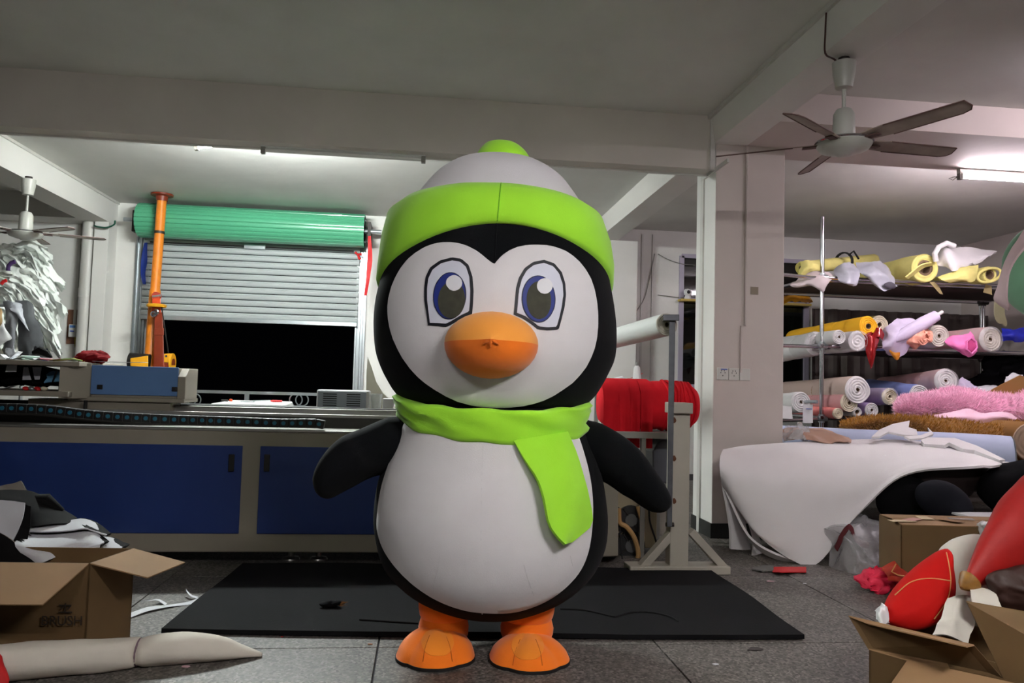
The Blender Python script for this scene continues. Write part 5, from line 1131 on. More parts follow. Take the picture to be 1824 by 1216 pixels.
bundle('pink_hide_edge', 'smooth pale pink fabric backing folded under the pink fur', 'cloth', [[(1660, 738, 7.05), (1690, 736, 7.0), (1722, 728, 7.0), (1745, 734, 7.02), (1790, 734, 7.02), (1812, 745, 7.02)], [(1662, 742, 7.0), (1690, 744, 6.92), (1715, 742, 6.9), (1745, 742, 6.9), (1785, 742, 6.9), (1810, 748, 6.95)], [(1672, 745, 7.0), (1695, 748, 6.93), (1716, 750, 6.9), (1742, 752, 6.9), (1780, 750, 6.92), (1800, 749, 6.95)]], mat('pale pink hide', (236, 196, 214), .7), seed=15, crumple=.015, nu=24, nv=8)
bundle('tan_vinyl_sheet', 'folded tan sheet lying in front of the blue roll', 'sheet', [[(1396, 762, 6.6), (1430, 760, 6.5), (1465, 764, 6.4), (1510, 778, 6.3)], [(1394, 774, 6.4), (1430, 772, 6.2), (1470, 774, 6.15), (1512, 781, 6.1)], [(1396, 785, 6.25), (1440, 784, 6.1), (1480, 784, 6.05), (1515, 785, 6.02)]], mat('tan vinyl', (178, 142, 122), .5), seed=16, crumple=.03)
bundle('clear_bag', 'crumpled clear plastic bag beside the column', 'bag', [[(1394, 758, 6.4), (1408, 751, 6.35), (1424, 754, 6.35), (1434, 764, 6.4)], [(1392, 772, 6.3), (1410, 766, 6.2), (1424, 766, 6.2), (1440, 774, 6.25)], [(1394, 786, 6.25), (1412, 782, 6.12), (1430, 784, 6.1), (1450, 785, 6.15)]], WRAP, seed=17, crumple=.06, freq=9)
# white foam sheet draped over the table front
rows = [[(1288, 800, 5.75), (1330, 793, 6.0), (1400, 788, 6.1), (1480, 784, 6.15), (1560, 782, 6.15), (1640, 786, 6.05), (1720, 802, 5.85), (1787, 826, 5.55)],
        [(1283, 812, 5.6), (1320, 812, 5.65), (1390, 812, 5.7), (1470, 808, 5.75), (1550, 804, 5.75), (1630, 803, 5.7), (1700, 810, 5.62), (1782, 827, 5.5)],
        [(1282, 828, 5.5), (1312, 842, 5.46), (1375, 850, 5.46), (1450, 846, 5.5), (1530, 834, 5.55), (1600, 822, 5.55), (1680, 815, 5.52), (1776, 828, 5.46)],
        [(1283, 845, 5.48), (1308, 872, 5.42), (1362, 895, 5.38), (1430, 894, 5.38), (1500, 876, 5.42), (1568, 852, 5.45), (1645, 825, 5.46), (1768, 829, 5.42)],
        [(1286, 862, 5.5), (1312, 900, 5.44), (1352, 946, 5.36), (1408, 962, 5.3), (1468, 936, 5.34), (1536, 894, 5.38), (1622, 836, 5.42), (1760, 829, 5.40)],
        [(1289, 870, 5.52), (1318, 912, 5.46), (1352, 955, 5.38), (1412, 998, 5.28), (1458, 1002, 5.26), (1526, 918, 5.34), (1612, 845, 5.40), (1752, 828, 5.38)]]
g_ = pg(rows, 60, 40)
ws = single('white_foam_sheet', 'big white foam sheet draped over the table down to the floor', 'foam', MB().sheet(g_, .018), FOAM_W, ang=50)
rows = [[(1284, 858, 5.52), (1292, 900, 5.52), (1298, 940, 5.54), (1299, 976, 5.58)], [(1300, 866, 5.6), (1308, 905, 5.6), (1314, 945, 5.62), (1318, 978, 5.64)], [(1310, 880, 5.66), (1320, 915, 5.66), (1328, 950, 5.68), (1334, 978, 5.68)]]
part('hanging_leg', MB().sheet(pg(rows, 12, 8), .018), FOAM_W, ws, ang=50)
rows = [[(1290, 872, 5.50), (1305, 905, 5.47), (1322, 940, 5.44), (1342, 965, 5.4), (1375, 985, 5.34), (1420, 1000, 5.28)], [(1298, 876, 5.58), (1312, 912, 5.56), (1328, 948, 5.53), (1346, 975, 5.48), (1376, 994, 5.4), (1420, 1004, 5.32)]]
part('curled_edge', MB().sheet(pg(rows, 20, 4), .016), FOAM_W, ws, ang=50)
p = [P(1332, 940, Y=5.55), P(1334, 990, Y=5.55), P(1346, 996, Y=5.5), P(1352, 988, Y=5.5)]
part('hanging_strip', MB().sheet(pg([[(1330, 925, 5.6), (1340, 960, 5.58), (1338, 990, 5.56)], [(1342, 935, 5.6), (1354, 965, 5.58), (1358, 985, 5.56)]], 8, 4), .014), FOAM_W, ws, ang=50)
def cutfoam(label, outline, Y0, Y1, y_lo, y_hi, th=.016):
    pts = []
    for x, y in outline: pts.append(P(x, y, Y=Y1 + (Y0 - Y1) * (y - y_lo) / (y_hi - y_lo)))
    return single('foam_offcut', label, 'foam', MB().prism(pts, (0, -.004, th)), FOAM_W, smooth=False)
cutfoam('white foam offcut with a pointed star cut standing on the sheet', [(1552, 781), (1566, 768), (1590, 758), (1620, 752), (1618, 764), (1632, 768), (1634, 778), (1612, 778), (1600, 776), (1582, 772), (1566, 781)], 5.95, 6.2, 752, 782)
cutfoam('curved white foam offcut strip behind the star cut piece', [(1610, 780), (1640, 778), (1655, 772), (1652, 764), (1660, 772), (1662, 776), (1645, 783), (1620, 785)], 5.9, 6.1, 764, 785)
cutfoam('white foam frame offcut with zigzag cuts at the sheet end', [(1640, 790), (1650, 785), (1700, 786), (1740, 800), (1790, 825), (1780, 826), (1735, 808), (1715, 806), (1690, 794), (1682, 799), (1646, 797)], 5.6, 5.95, 785, 826, .03)
cutfoam('thin grey foam strip crossing the right edge', [(1785, 826), (1824, 830), (1850, 834), (1850, 838), (1820, 835), (1786, 830)], 5.5, 5.6, 826, 838, .02)
# under the table
dk = mat('charcoal foam', (24, 25, 32), .85, spec=.15); dk2 = mat('black foam disc', (9, 9, 11), .9, spec=.1); dkb = mat('dark brown bag', (30, 18, 17), .6)
def disc(label, px, py, rx, ry, Y, m, rot=0, th=.1, seed=0):
    c = P(px, py, Y=Y); s = (c - EYE).dot(FWD) / FPX
    return single('foam_disc', label, 'foam', MB().blob(c, (rx * s, th, ry * s), 32, 18, rot=Matrix.Rotation(rot, 3, 'Y'), amp=.06, freq=3, seed=seed), m)
disc('charcoal oval foam disc lying on the carton behind', 1682, 893, 56, 34, 5.28, dk, .35, .10, 1)
disc('black oval foam disc behind the charcoal one', 1615, 892, 58, 44, 5.5, dk2, -.1, .08, 2)
single('dark_bag', 'dark brown shiny bag under the edge of the foam sheet', 'bag', MB().blob(P(1690, 852, Y=5.72), (.36, .12, .15), 30, 18, amp=.25, freq=5, seed=3), dkb)
single('black_bag', 'large black bag under the brown fur at the right edge', 'bag', MB().blob(P(1812, 872, Y=5.5), (.3, .18, .22), 30, 18, amp=.2, freq=4, seed=5), dk2)
single('orange_fur_piece', 'orange fur piece poking out above the red bag', 'fur', MB().tube([P(1775, 912, Y=5.28), P(1795, 900, Y=5.28), P(1812, 888, Y=5.28), P(1840, 872, Y=5.3)], [.03, .05, .05, .05], 14), mat('orange fur', (196, 74, 16), .9, bump=.4, bscale=60))
single('white_box_lid', 'thin white lid edge behind the red bag', 'lid', MB().box(P(1738, 922, Y=4.95), P(1800, 916, Y=5.2)), bw, smooth=False)
film = mat('milky film', (190, 188, 190), .3, alpha=.35)
bundle('plastic_film', 'crumpled milky plastic film on the floor under the table', 'film', [[(1500, 930, 5.5), (1530, 915, 5.5), (1570, 935, 5.4), (1605, 960, 5.3)], [(1480, 970, 5.3), (1530, 955, 5.2), (1570, 965, 5.15), (1604, 985, 5.1)], [(1466, 1000, 5.2), (1520, 995, 5.05), (1565, 1000, 5.0), (1600, 1012, 4.98)], [(1470, 1010, 5.15), (1520, 1018, 5.0), (1560, 1026, 4.92), (1596, 1030, 4.9)]], film, seed=18, crumple=.09, freq=4, nu=36, nv=28)
bundle('maroon_ribbon', 'maroon cloth strip lying in the milky film', 'cloth', [[(1486, 972, 5.2), (1504, 938, 5.2), (1516, 934, 5.2), (1530, 955, 5.18), (1548, 968, 5.15)], [(1490, 978, 5.17), (1508, 946, 5.17), (1516, 944, 5.17), (1528, 964, 5.15), (1546, 974, 5.12)]], mat('maroon cloth', (86, 18, 26), .8), seed=2, crumple=.02, nv=4)
single('red_strip', 'red strip lying on the floor under the foam sheet tip', 'scrap', MB().sheet([[P(x, y, Z=.01 + .02 * abs(math.sin(x))) for x in (1376, 1390, 1405, 1420, 1436)] for y in (1009, 1018)], .006), rb)
single('grey_strip', 'pointed grey strip left of the red strip', 'scrap', MB().prism([P(x, y, Z=.006) for x, y in ((1338, 1014), (1360, 1008), (1378, 1008), (1378, 1017), (1358, 1018))], (0, 0, .008)), mat('grey felt', (104, 104, 100), .9), smooth=False)

def puff(outline, Y, dep, n=72, rings=9, amp=.0, freq=8, seed=1, lean=0):
    """A closed pillow with a pixel outline at depth Y, dep thick to each side; lean tips its top away."""
    lp = loop_px(outline, n); c = Vector((sum(p.x for p in lp) / n, sum(p.y for p in lp) / n, 0)); b = MB(); y0 = min(p.y for p in lp); y1 = max(p.y for p in lp)
    at = lambda q: P(q.x, q.y, Y=Y + lean * (y1 - q.y) / (y1 - y0))
    for sgn in (-1, 1):
        vs_ = [at(c) + Vector((0, sgn * dep, 0))]; fs = []
        for k in range(1, rings + 1):
            t = math.sin(PI / 2 * k / rings); hgt = math.sqrt(max(0, 1 - t * t))
            for q in lp:
                p = at(c.lerp(q, t)); w_ = 1 + amp * noise.fractal(p * freq + Vector((seed * 3, sgn, 0)), 1, 2, 3)
                vs_.append(p + Vector((0, sgn * dep * hgt * w_, 0)))
        for i in range(n): fs.append((0, 1 + i, 1 + (i + 1) % n))
        for k in range(rings - 1):
            a = 1 + k * n
            for i in range(n): fs.append((a + i, a + n + i, a + n + (i + 1) % n, a + (i + 1) % n))
        b.add(vs_, fs)
    return b

# ------------------------------------------------------------------ cartons and what is in them
card = mat('corrugated card', (102, 78, 46), .85, vary=.08, vscale=5); card_in = mat('card inner face', (144, 112, 78), .85, vary=.06); ink = mat('carton print', (38, 28, 20), .9)
def carton(name, label, A, u, v, Ln, W, h, flaps, group=None, m=card):
    """A = front left top corner; u along the front, v to the back; flaps {side: (degrees from upright outward, length)}."""
    A = Vector(A); u, v = Vector(u).normalized(), Vector(v).normalized(); Z = Vector((0, 0, 1)); th = .006
    t = thing(name, label, 'box', (A.x + u.x * Ln / 2 + v.x * W / 2, A.y + u.y * Ln / 2 + v.y * W / 2, A.z - h), group)
    B, C, D = A + u * Ln, A + u * Ln + v * W, A + v * W
    for p, q, inn in ((A, B, v), (B, C, -u), (C, D, -v), (D, A, u)):
        part('side_panel', MB().prism([p, q, q - Z * h, p - Z * h], inn * th), m, t, smooth=False)
    part('bottom_panel', MB().prism([A - Z * h, B - Z * h, C - Z * h, D - Z * h], Z * th), m, t, smooth=False)
    for s, (deg, Lf) in flaps.items():
        p, q, out = {'front': (A, B, -v), 'back': (C, D, v), 'left': (D, A, -u), 'right': (B, C, u)}[s]
        a = math.radians(deg); d = Z * math.cos(a) + out * math.sin(a); nn = (q - p).normalized().cross(d).normalized()
        e = (q - p).normalized()
        part('flap', MB().prism([p + e * .004, q - e * .004, q - e * .01 + d * Lf, p + e * .01 + d * Lf], nn * .005), card_in, t, smooth=False)
    return t
# left carton
br = P(232, 1138, Z=0); zt = P(240, 976, Y=br.y).z; FR = P(160, 1003, Z=zt); BRp = P(240, 976, Z=zt)
v_ = (BRp - FR); W_ = v_.length; FL = P(-120, 1000, Z=zt); u_ = (FR - FL); u_ = Vector((u_.x, u_.y, 0)); LnD = u_.length
boxD = carton('cardboard_box', 'open cardboard box heaped with foam offcuts at the left edge', (FR - u_.normalized() * LnD), u_, v_, LnD, W_, zt, {'front': (112, .27), 'right': (104, .24)})
def print_text(s, parent, origin, u, size, m=ink):
    cu = bpy.data.curves.new('carton_print', 'FONT'); cu.body = s; cu.size = size; cu.extrude = .0004
    o = bpy.data.objects.new('tmp_text', cu); COL.objects.link(o); bpy.context.view_layer.update()
    me = bpy.data.meshes.new_from_object(o.evaluated_get(bpy.context.evaluated_depsgraph_get())); bpy.data.objects.remove(o)
    e = bpy.data.objects.new('carton_print', me); me.materials.clear(); me.materials.append(m); COL.objects.link(e)
    u = Vector(u).normalized(); z = Vector((0, 0, 1)); n = u.cross(z)
    e.parent = parent; R = Matrix((u, z, n)).transposed().to_4x4(); R.translation = Vector(origin) - wloc(parent); e.matrix_local = R
    return e
un = u_.normalized(); nrm = un.cross(Vector((0, 0, 1)))
print_text('BRUSH', boxD, P(72, 1113, Y=FR.y - .008) + nrm * .0, un, .055)
b = MB(); o_ = P(104, 1090, Y=FR.y - .006)   # a stroke character, too dark to read
for x0, z0, x1, z1 in ((0, .028, .05, .028), (0, 0, .055, 0), (.026, 0, .026, .036), (.008, .012, .02, .026), (.036, .012, .048, .026)): b.bar(o_ + un * x0 + Vector((0, 0, z0)), o_ + un * x1 + Vector((0, 0, z1 + 1e-4)), .002, .005)
part('carton_print', b, ink, boxD, smooth=False)
FW = mat('grey white foam sheet', (196, 196, 202), .8, vary=.04); FG = mat('grey felt sheet', (132, 124, 116), .9); FK = mat('black foam sheet', (8, 7, 8), .85, spec=.15)
def twosheet(label, rows, m, m2=None, seed=1, th=.012, crumple=.008):
    g_ = pg(rows, 16, 12, crumple, 5, seed)
    o = single('foam_sheet', label, 'foam', MB().sheet(g_, -th * .5), m, 'foam offcuts in the left box', ang=60)
    if m2: part('backing', MB().sheet([[p + Vector((0, .012, -.006)) for p in r] for r in g_], -th), m2, o, ang=60)
    return o
YB = 3.95
twosheet('grey felt corner standing at the very top of the left heap', [[(-20, 872, 4.15), (20, 864, 4.15), (38, 857, 4.15)], [(-20, 884, 4.1), (20, 882, 4.1), (52, 880, 4.1)]], FG, FK, 1)
twosheet('shiny black foam sheet sloping down across the heap top', [[(-20, 878, 4.1), (30, 876, 4.1), (62, 879, 4.12), (98, 900, 4.15), (135, 924, 4.15)], [(-20, 900, 4.0), (30, 902, 4.0), (62, 910, 4.02), (98, 920, 4.05), (130, 930, 4.05)], [(-20, 935, 3.95), (30, 938, 3.95), (60, 938, 3.95), (95, 934, 3.98), (120, 934, 4.0)]], FK, None, 2)
twosheet('upright pale sheet with a notched black edge at the left', [[(-20, 890, 3.92), (20, 892, 3.92), (46, 896, 3.92)], [(-20, 915, 3.88), (20, 918, 3.88), (42, 922, 3.88)], [(-20, 935, 3.86), (5, 950, 3.86), (24, 963, 3.86)]], FW, None, 3)
twosheet('black strip edging the upright pale sheet', [[(46, 897, 3.93), (58, 900, 3.93)], [(42, 925, 3.9), (56, 930, 3.9)], [(36, 940, 3.89), (54, 942, 3.9)], [(24, 964, 3.87), (48, 966, 3.88)]], FK, None, 4)
twosheet('curved white sheet with black underside, upper of the two', [[(55, 928, 4.12), (85, 928, 4.12), (115, 930, 4.08), (145, 926, 4.05), (168, 932, 4.05), (194, 953, 4.05)], [(54, 938, 4.0), (85, 938, 4.0), (115, 938, 3.98), (142, 936, 3.98), (165, 944, 3.98), (192, 954, 4.0)], [(52, 947, 3.95), (85, 947, 3.93), (115, 946, 3.92), (150, 943, 3.92), (166, 947, 3.95), (190, 955, 3.98)]], FW, FK, 5)
twosheet('broad white sheet hanging over the box front', [[(54, 950, 4.0), (90, 950, 3.98), (130, 948, 3.96), (160, 947, 3.96), (188, 965, 3.98)], [(40, 960, 3.88), (80, 966, 3.85), (120, 966, 3.85), (150, 965, 3.88), (184, 968, 3.93)], [(28, 968, 3.8), (64, 984, 3.78), (100, 982, 3.8), (136, 976, 3.85), (178, 971, 3.9)], [(56, 1001, 3.78), (76, 1001, 3.77), (100, 992, 3.79), (136, 982, 3.83), (176, 973, 3.9)]], FW, FK, 6)
twosheet('pale pointed sheet with black rim at the right of the heap', [[(176, 957, 4.1), (200, 960, 4.1), (222, 970, 4.1)], [(182, 972, 4.0), (200, 974, 4.0), (216, 976, 4.02)], [(190, 990, 3.95), (198, 990, 3.95), (206, 982, 3.97)]], FW, FK, 7)
twosheet('black sheet edge under the pointed sheet', [[(186, 956, 4.14), (208, 962, 4.14), (230, 971, 4.14)], [(194, 992, 4.02), (206, 988, 4.02), (220, 978, 4.05)]], FK, None, 8)
twosheet('small white foam corner just above the box rim', [[(92, 998, 3.85), (112, 988, 3.85), (132, 985, 3.85)], [(88, 1008, 3.8), (112, 1006, 3.8), (140, 1004, 3.8)]], FW, FK, 9)
twosheet('grey sheet behind the small white foam corner', [[(134, 985, 3.95), (160, 978, 3.98), (190, 972, 4.0)], [(136, 1006, 3.88), (165, 1004, 3.9), (195, 992, 3.95)]], FG, FK, 10)
twosheet('black curved sheet running down into the box at the left', [[(-20, 944, 3.84), (10, 955, 3.82), (36, 975, 3.8), (66, 1002, 3.78)], [(-20, 975, 3.8), (5, 980, 3.78), (24, 992, 3.77), (40, 1006, 3.76)], [(-20, 1006, 3.76), (0, 1006, 3.75), (15, 1008, 3.75), (30, 1010, 3.74)]], FK, FG, 11, .02)
single('black_fur_offcut', 'black fur edge bristling on top of the left heap', 'fur', MB().tube([P(48, 888, Y=4.1), P(80, 894, Y=4.12), P(110, 912, Y=4.14)], [.02, .045, .02], 10), FK)
# white bundle on the floor
wb = mat('cream white cloth', (222, 214, 202), .8, vary=.05, vscale=4)
cl = []; rs = []
for px, top_, bot_ in ((-60, 1152, 1224), (0, 1150, 1217), (60, 1146, 1212), (120, 1142, 1206), (180, 1139, 1200), (232, 1137, 1192), (243, 1139, 1188), (256, 1136, 1190), (300, 1130, 1187), (350, 1129, 1182), (395, 1136, 1178), (430, 1148, 1174), (466, 1160, 1170)):
    q = P(px, bot_, Z=0); qt = P(px, top_, Y=q.y + .02); r = (qt.z) / 2; cl.append(Vector((q.x, q.y + r * .5, r))); rs.append(r)
n = 24; rows = []; NN = 48
for k in range(NN + 1):
    c = cat1(cl, k / NN); r = cat1([Vector((x, 0, 0)) for x in rs], k / NN).x; row = []
    for i in range(n):
        a = 2 * PI * i / n; q = r * (1 + .12 * noise.noise(Vector((k * .14, math.cos(a) * 1.6, math.sin(a) * 1.6))) + .05 * noise.noise(Vector((k * .35, math.cos(a) * 4, math.sin(a) * 4))))
        row.append(c + Vector((.0, 1.15 * q * math.cos(a), max(-r + .002, q * math.sin(a)))))
    rows.append(row)
b = MB().grid(rows, wu=True); b.f += [tuple(range(n - 1, -1, -1)), tuple(range(len(b.v) - n, len(b.v)))]; b.m += [0, 0]
o = single('cloth_bundle', 'long rolled white cloth bundle lying on the floor before the left box', 'bundle', b, wb, ang=75)
part('tie', MB().tube([cl[6] + Vector((0, math.cos(2 * PI * i / 20) * rs[6] * 1.12, math.sin(2 * PI * i / 20) * rs[6] * 1.0)) for i in range(20)], .005, 6, closed=True), mat('mauve string', (120, 96, 106), .7), o)
part('loose_corner', MB().sheet(pg([[(262, 1158, 3.44), (285, 1150, 3.44)], [(270, 1180, 3.41), (288, 1174, 3.41)]], 5, 5), .003), wb, o)
part('pinned_flap', MB().sheet(pg([[(270, 1136, 3.56), (320, 1128, 3.58), (350, 1134, 3.56)], [(262, 1150, 3.47), (310, 1144, 3.48), (345, 1139, 3.5)]], 12, 6), .004), wb, o)
single('red_pad', 'red and clear plastic wrapped pad at the left end of the bundle', 'pad', MB().sheet(pg([[(-30, 1160, 3.2), (0, 1166, 3.2), (8, 1178, 3.2)], [(-30, 1190, 3.15), (4, 1194, 3.15), (16, 1206, 3.15)], [(-30, 1216, 3.12), (0, 1218, 3.12), (14, 1216, 3.12)]], 10, 10, .01, 8), .02), rb, ang=70)
# right cartons
a, c = P(1605, 1052, Z=0), P(1800, 1062, Z=0)
zt = P(1607, 935, Y=a.y).z
u3 = Vector((1, -.10, 0)); v3 = Vector((.25, 1, 0))
bE = carton('cardboard_box', 'brown cardboard box with papers on top behind the red plush', Vector((a.x, a.y, zt)), u3, v3, .80, .40, zt, {'front': (-88, .19), 'back': (-88, .19)})
un3 = u3.normalized()
for k in range(5):
    p = Vector((a.x + .06 + .11 * k, a.y + .08 + .05 * (k % 3), zt + .012 + .002 * k)); ang_ = k * .7
    single('paper_sheet', ['cream paper lying leftmost on the brown box', 'pinkish paper second from left on the brown box', 'cream paper in the middle of the brown box top', 'brown paper right of the middle on the box top', 'glossy film piece at the right of the box top'][k], 'paper', MB().prism([p + Vector((math.cos(ang_ + a_) * .09, math.sin(ang_ + a_) * .07, 0)) for a_ in (.4, 2.6, 3.6, 5.8)], (0, 0, .002)), [mat('cream paper', (196, 176, 142), .7), mat('rosy paper', (188, 140, 132), .7), mat('cream paper', (196, 176, 142), .7), card_in, WRAP][k], smooth=False)
bundle('white_plastic_cup', 'torn white plastic packaging on the right end of the box', 'plastic', [[(1742, 928, 4.6), (1756, 924, 4.55), (1772, 926, 4.6)], [(1744, 938, 4.5), (1758, 936, 4.45), (1772, 936, 4.5)], [(1748, 950, 4.5), (1758, 951, 4.47), (1766, 948, 4.5)]], bw, seed=20, crumple=.04, freq=9, nu=12, nv=10)
uB = P(1735, 1150, Z=.42) - P(1515, 1097, Z=.42); uB.z = 0; uB.normalize(); vB = Vector((-uB.y, uB.x, 0))
AC = P(1566, 1128, Z=.30)
carton('cardboard_box', 'cardboard box under the red and white plush, behind the nearest box', AC, uB, vB, .52, .42, .30, {})
Lb, Fb = P(1548, 1157, Z=.40), P(1618, 1177, Z=.40)
ub = (uB + Vector((.25, 0, 0))).normalized(); Bb = Lb + ub * .36
t = carton('cardboard_box', 'nearest open cardboard box in the bottom right corner', Fb, ub, Lb - Fb, .62, (Lb - Fb).length, .40, {})
Fr = Fb + ub * .62; Br = Lb + ub * .62
def flap(pts, d=(0, .004, .003), m=card_in): part('flap', MB().prism(pts, d), m, t, smooth=False)
fo = Vector((ub.y, -ub.x, 0)); fo = fo if fo.y < 0 else -fo
flap([Fb, Fr, Fr + fo * .16 + Vector((0, 0, -.05)), Fb + fo * .15 - ub * .03 + Vector((0, 0, -.06))])
flap([Lb + Vector((0, .004, 0)), Bb + Vector((0, .004, 0)), P(1736, 1150, Y=Bb.y + .03), P(1512, 1098, Y=Lb.y + .06)], m=card)
flap([P(1512, 1098, Y=Lb.y + .06), P(1736, 1150, Y=Bb.y + .03), P(1722, 1153, Y=Bb.y - .03), P(1548, 1112, Y=Lb.y - .0)])
flap([Lb, Fb, Fb + ub * .12 + Vector((0, 0, -.02)), Lb + ub * .22 + Vector((0, 0, .006))])
flap([Bb, Br + ub * .1, P(1880, 1100, Y=Bb.y + .12), P(1722, 1072, Y=Bb.y + .06)], m=card)
redp = mat('red plush cloth', (188, 14, 10), .8, spec=.2, vary=.08, vscale=8); whp = mat('white plush cloth', (214, 208, 198), .8, vary=.05); stitch = mat('gold stitching', (206, 150, 90), .6)
pc = P(1668, 1120, Y=2.9)
t = thing('plush_part', 'red and white leaf-shaped plush piece sticking out of the box', 'plush', pc)
part('white_body', puff(smooth_loop([(1684, 985), (1700, 964), (1722, 954), (1748, 952), (1764, 968), (1758, 1010), (1744, 1045), (1738, 1085), (1730, 1130), (1690, 1132), (1668, 1118), (1670, 1060)], 4), 3.0, .13, amp=.12, freq=5, lean=.1), whp, t, ang=80)
lf = smooth_loop([(1688, 977), (1650, 1000), (1612, 1034), (1588, 1064), (1577, 1090), (1579, 1108), (1610, 1122), (1640, 1119), (1668, 1103), (1691, 1070), (1697, 1038), (1693, 1004)], 4)
b = puff(lf, 2.86, .085, amp=.05, freq=5, lean=.08); tr_ = bvh(b)
part('red_panel', b, redp, t, ang=80)
for pts in ([(1686, 984), (1691, 1010), (1693, 1040), (1686, 1070), (1664, 1102)], [(1594, 1060), (1622, 1037), (1655, 1030), (1693, 1034)]): seam(tr_, pts, .0022, stitch, t, 'stitch_line', .001, 20)
part('white_skirt', MB().sheet(pg([[(1690, 1060, 2.78), (1715, 1060, 2.76), (1732, 1066, 2.8)], [(1676, 1100, 2.72), (1705, 1100, 2.7), (1735, 1100, 2.74)], [(1660, 1132, 2.68), (1700, 1136, 2.66), (1730, 1146, 2.68)]], 14, 12, .02, 6), .006), whp, t, ang=70)
rd = mat('glossy red cloth', (160, 12, 8), .6, vary=.1, vscale=10, bump=.15, bscale=30); gold = mat('dull gold cloth', (150, 104, 40), .5, vary=.3, vscale=40)
tip = P(1719, 1042, Y=2.72); far = P(1880, 905, Y=2.95)
t = thing('red_cone_piece', 'glossy red cone-shaped costume piece with gold tip at right edge', 'plush', P(1790, 1030, Y=2.8))
pts = [tip, P(1745, 1018, Y=2.74), P(1775, 990, Y=2.78), P(1815, 958, Y=2.83), P(1860, 922, Y=2.9), far]
rows = []; rr = [.012, .055, .098, .15, .18, .17]
for k in range(25):
    c = cat1(pts, k / 24); r = cat1([Vector((x, 0, 0)) for x in rr], k / 24).x; ax_ = (far - tip).normalized(); sd_ = ax_.cross(Vector((0, 1, 0))).normalized(); fw_ = sd_.cross(ax_)
    rows.append([c + sd_ * (r * math.cos(2 * PI * i / 28) * (1 + .05 * noise.noise(Vector((k * .3, i * .4, 2))))) + fw_ * (r * .6 * math.sin(2 * PI * i / 28)) for i in range(28)])
part('cone', MB().grid(rows, wu=True), rd, t, ang=75)
part('gold_tip', MB().tube([tip + (tip - pts[1]).normalized() * .02, tip, tip.lerp(pts[1], .35)], [.008, .026, .042], 14), gold, t)
bs = P(1800, 1090, Y=2.66)
bg_ = puff(smooth_loop([(1756, 1030), (1772, 1018), (1800, 1012), (1850, 1004), (1870, 1040), (1860, 1090), (1826, 1098), (1795, 1092), (1778, 1076), (1764, 1052)], 4), 2.68, .05, amp=.9, freq=11, seed=6)
ts = thing('printed_sack', 'crumpled brown printed sack under the red cone piece', 'bag', bs)
part('sack', bg_, mat('maroon brown sack', (52, 26, 18), .6), ts, ang=60)
tr_ = bvh(bg_)
for k, pts in enumerate(([(1771, 1030), (1766, 1038), (1772, 1045)], [(1782, 1028), (1782, 1043)], [(1795, 1027), (1790, 1035), (1796, 1042), (1801, 1034), (1795, 1027)], [(1812, 1024), (1806, 1030), (1812, 1034), (1808, 1041)])): seam(tr_, pts, .0022, mat('tan print', (128, 86, 48), .6), ts, 'print_stroke', .002, 10)
bundle('white_inner_cloth', 'white cloth tucked between the red cone and the box', 'cloth', [[(1730, 1045, 2.72), (1752, 1050, 2.7), (1775, 1062, 2.68)], [(1732, 1066, 2.66), (1755, 1072, 2.64), (1785, 1080, 2.62)], [(1735, 1084, 2.64), (1758, 1088, 2.62), (1790, 1096, 2.6)]], whp, seed=22, crumple=.02, nu=12, nv=10)
bundle('white_tissue', 'small crumpled white tissue at the left rim of the plush box', 'tissue', [[(1556, 1084, 2.9), (1566, 1077, 2.88), (1578, 1078, 2.9)], [(1558, 1092, 2.84), (1568, 1090, 2.82), (1582, 1092, 2.84)], [(1562, 1102, 2.82), (1572, 1104, 2.8), (1582, 1104, 2.82)]], bw, seed=23, crumple=.03, freq=12, nu=12, nv=10)
hot = mat('hot pink cloth', (214, 22, 64), .7, vary=.1); ored = mat('orange red cloth', (176, 44, 18), .7)
bundle('hot_pink_cloth', 'crumpled hot pink cloth on the floor beside the brown box', 'cloth', [[(1534, 1020, 4.8), (1556, 1012, 4.75), (1580, 1010, 4.75), (1600, 1016, 4.75)], [(1524, 1034, 4.65), (1550, 1026, 4.55), (1578, 1026, 4.55), (1604, 1030, 4.6)], [(1530, 1046, 4.6), (1555, 1042, 4.5), (1580, 1044, 4.48), (1604, 1046, 4.5)], [(1545, 1054, 4.56), (1562, 1058, 4.5), (1584, 1061, 4.45), (1600, 1058, 4.48)]], hot, seed=24, crumple=.06, freq=9, nu=30, nv=24)
t = bundle('orange_red_cloth', 'orange red cloth with pale stitching by the hot pink cloth', 'cloth', [[(1568, 1010, 4.68), (1590, 1001, 4.68), (1606, 1004, 4.7), (1620, 1020, 4.7)], [(1572, 1020, 4.5), (1592, 1014, 4.45), (1610, 1020, 4.48), (1630, 1032, 4.5)], [(1580, 1034, 4.4), (1598, 1034, 4.38), (1615, 1040, 4.38), (1636, 1044, 4.4)]], ored, seed=25, crumple=.025)
q = [P(x, y, Y=4.38) for x, y in ((1596, 1004), (1588, 1018), (1600, 1024), (1618, 1027))]
part('stitch_line', MB().tube(q, .004, 6), stitch, t)
